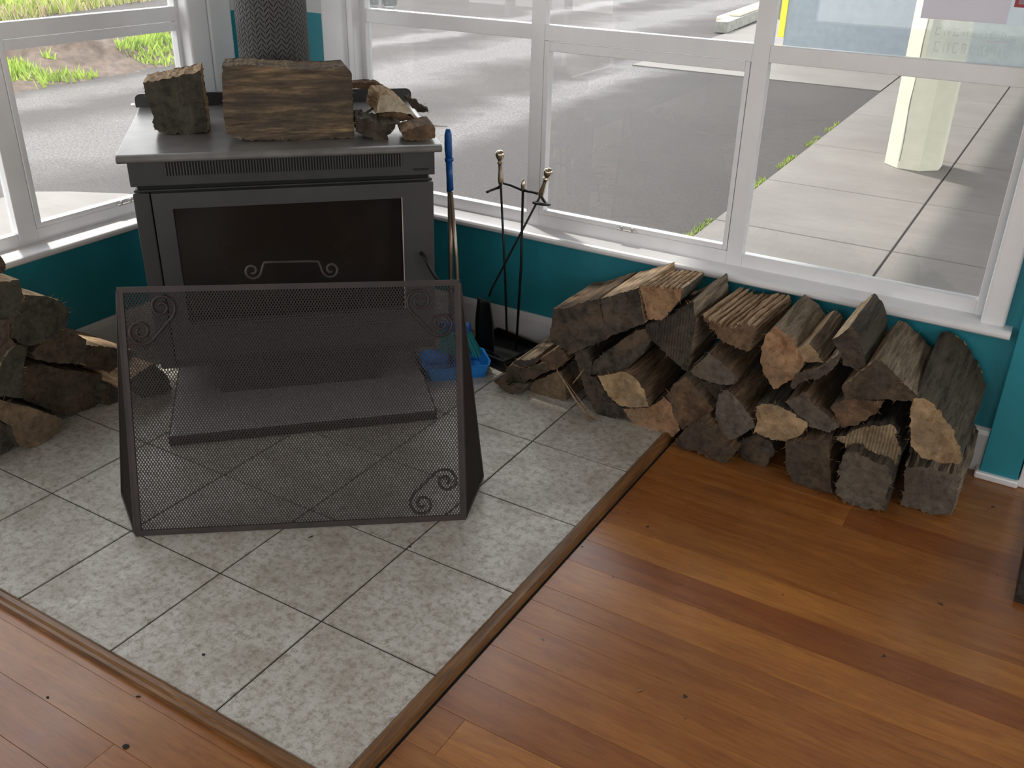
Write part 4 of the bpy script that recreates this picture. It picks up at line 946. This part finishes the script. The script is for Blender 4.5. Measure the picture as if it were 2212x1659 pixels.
tubeo('pole', rel([(-.868, 1.662, .01), (-.864, 1.655, .35), (-.860, 1.648, .655)]), .0080, M['steel'], dp, 10)
tubeo('grip', rel([(-.860, 1.648, .650), (-.860, 1.647, .70), (-.861, 1.645, .755)]), .0105, M['blue'], dp, 12)
br = empty('broom', (-.81, 1.635, 0)); tag(br, 'small broom with blue hooked grip and teal bristles leaning on dustpan', 'broom'); o_ = Vector((-.81, 1.635, 0))
tubeo('pole', rel([(-.812, 1.630, .17), (-.825, 1.636, .40), (-.846, 1.634, .655)]), .0078, M['steel'], br, 10)
tubeo('upper_pole', rel([(-.846, 1.634, .66), (-.851, 1.634, .762)]), .0100, M['blue'], br, 10)
tubeo('grip_collar', rel([(-.851, 1.634, .756), (-.852, 1.634, .768)]), .0150, M['blue'], br, 12)
tubeo('grip', rel([(-.852, 1.634, .765), (-.853, 1.632, .80), (-.852, 1.630, .845), (-.851, 1.628, .862)]), [.0115, .0130, .0120, .007], M['blue'], br, 12)
hd = box('brush_head', -.055, .055, -.016, .016, .150, .182, M['blue'], br, bevel=.006); hd.rotation_euler = (0, 0, .35); hd.location = (-.022, 0, 0)
vs, fs = [], []
for k in range(420):
    x = R.uniform(-.052, .052); y = R.uniform(-.014, .014); fx = x*1.4+.022+R.gauss(0, .003); fy = y*1.6; i = len(vs)
    p0 = Vector((x, y, .152)); p1 = Vector((fx, fy, R.uniform(.055, .070))); s = Vector((.0012, 0, 0)); u_ = Vector((0, .0012, 0))
    vs += [p0-s, p0+s, p0+u_, p1-s, p1+s, p1+u_]; fs += [(i, i+1, i+4, i+3), (i+1, i+2, i+5, i+4), (i+2, i, i+3, i+5), (i+3, i+4, i+5)]
bo = mobj('bristles', [tuple(v) for v in vs], fs, M['tealbr'], br); bo.rotation_euler = (0, 0, .35); bo.location = (-.022, 0, 0); bo['kind'] = 'stuff'

# ------------------------------------------------------------------ door mat and floor litter
mt = box('doormat', 1.067, 1.80, 1.336, 1.86, FZ, FZ+.022, M['mat'], bevel=.004); tag(mt, 'dark brown bristly doormat at the right frame edge', 'doormat')
def bit(name, label, x, y, z, sx, sy, sz, rz, m, cat):
    bm = bmesh.new(); bmesh.ops.create_icosphere(bm, subdivisions=1, radius=1)
    for v in bm.verts: v.co = Vector((v.co.x*sx*(1+.3*noise.noise(v.co*3+Vector((x, y, 0)))), v.co.y*sy, v.co.z*sz*(1+.3*noise.noise(v.co*2))))
    o = obj(name, bm, m); o.location = (x, y, z+sz*.85); o.rotation_euler = (0, 0, rz); tag(o, label, cat); return o
bit('paper_scrap', 'tiny white paper scrap against the right timber hearth edging', -.012, .19, 0, .014, .004, .0015, .9, M['paper'], 'litter')
bit('wood_crumb', 'curled pale wood crumb on boards, lower centre of the floor', .391, .551, FZ, .009, .002, .002, 1.0, M['chip'], 'litter')
bit('wood_crumb', 'thin pale sliver on orange boards right of the hearth', .408, 1.034, FZ, .010, .0015, .001, -.9, M['chip'], 'litter')
bit('ember', 'larger charcoal crumb on boards at bottom left', -.431, -.15, FZ, .008, .007, .002, 0, M['ember'], 'litter')
bit('ember', 'small charcoal crumb on boards at far left', -.681, -.15, FZ, .004, .003, .0015, 0, M['ember'], 'litter')
bit('ember', 'small charcoal crumb on the front row of tiles', -.48, .105, 0, .004, .004, .002, 0, M['ember'], 'litter')
bit('wood_crumb', 'dark bark sliver on tiles in front of screen centre', -.577, .571, 0, .010, .0015, .0015, 1.1, M['ember'], 'litter')
bit('wood_crumb', 'dark bark crumb on a tile joint below the screen scroll', -.329, .677, 0, .005, .003, .002, 0, M['ember'], 'litter')
bit('paper_scrap', 'tiny white crumb on boards beside the right edging', .042, .954, FZ, .004, .003, .002, 0, M['paper'], 'litter')
bit('wood_crumb', 'two-pronged chip near the left edging on the boards', -.52, -.045, FZ, .007, .0015, .0015, .6, M['ember'], 'litter')
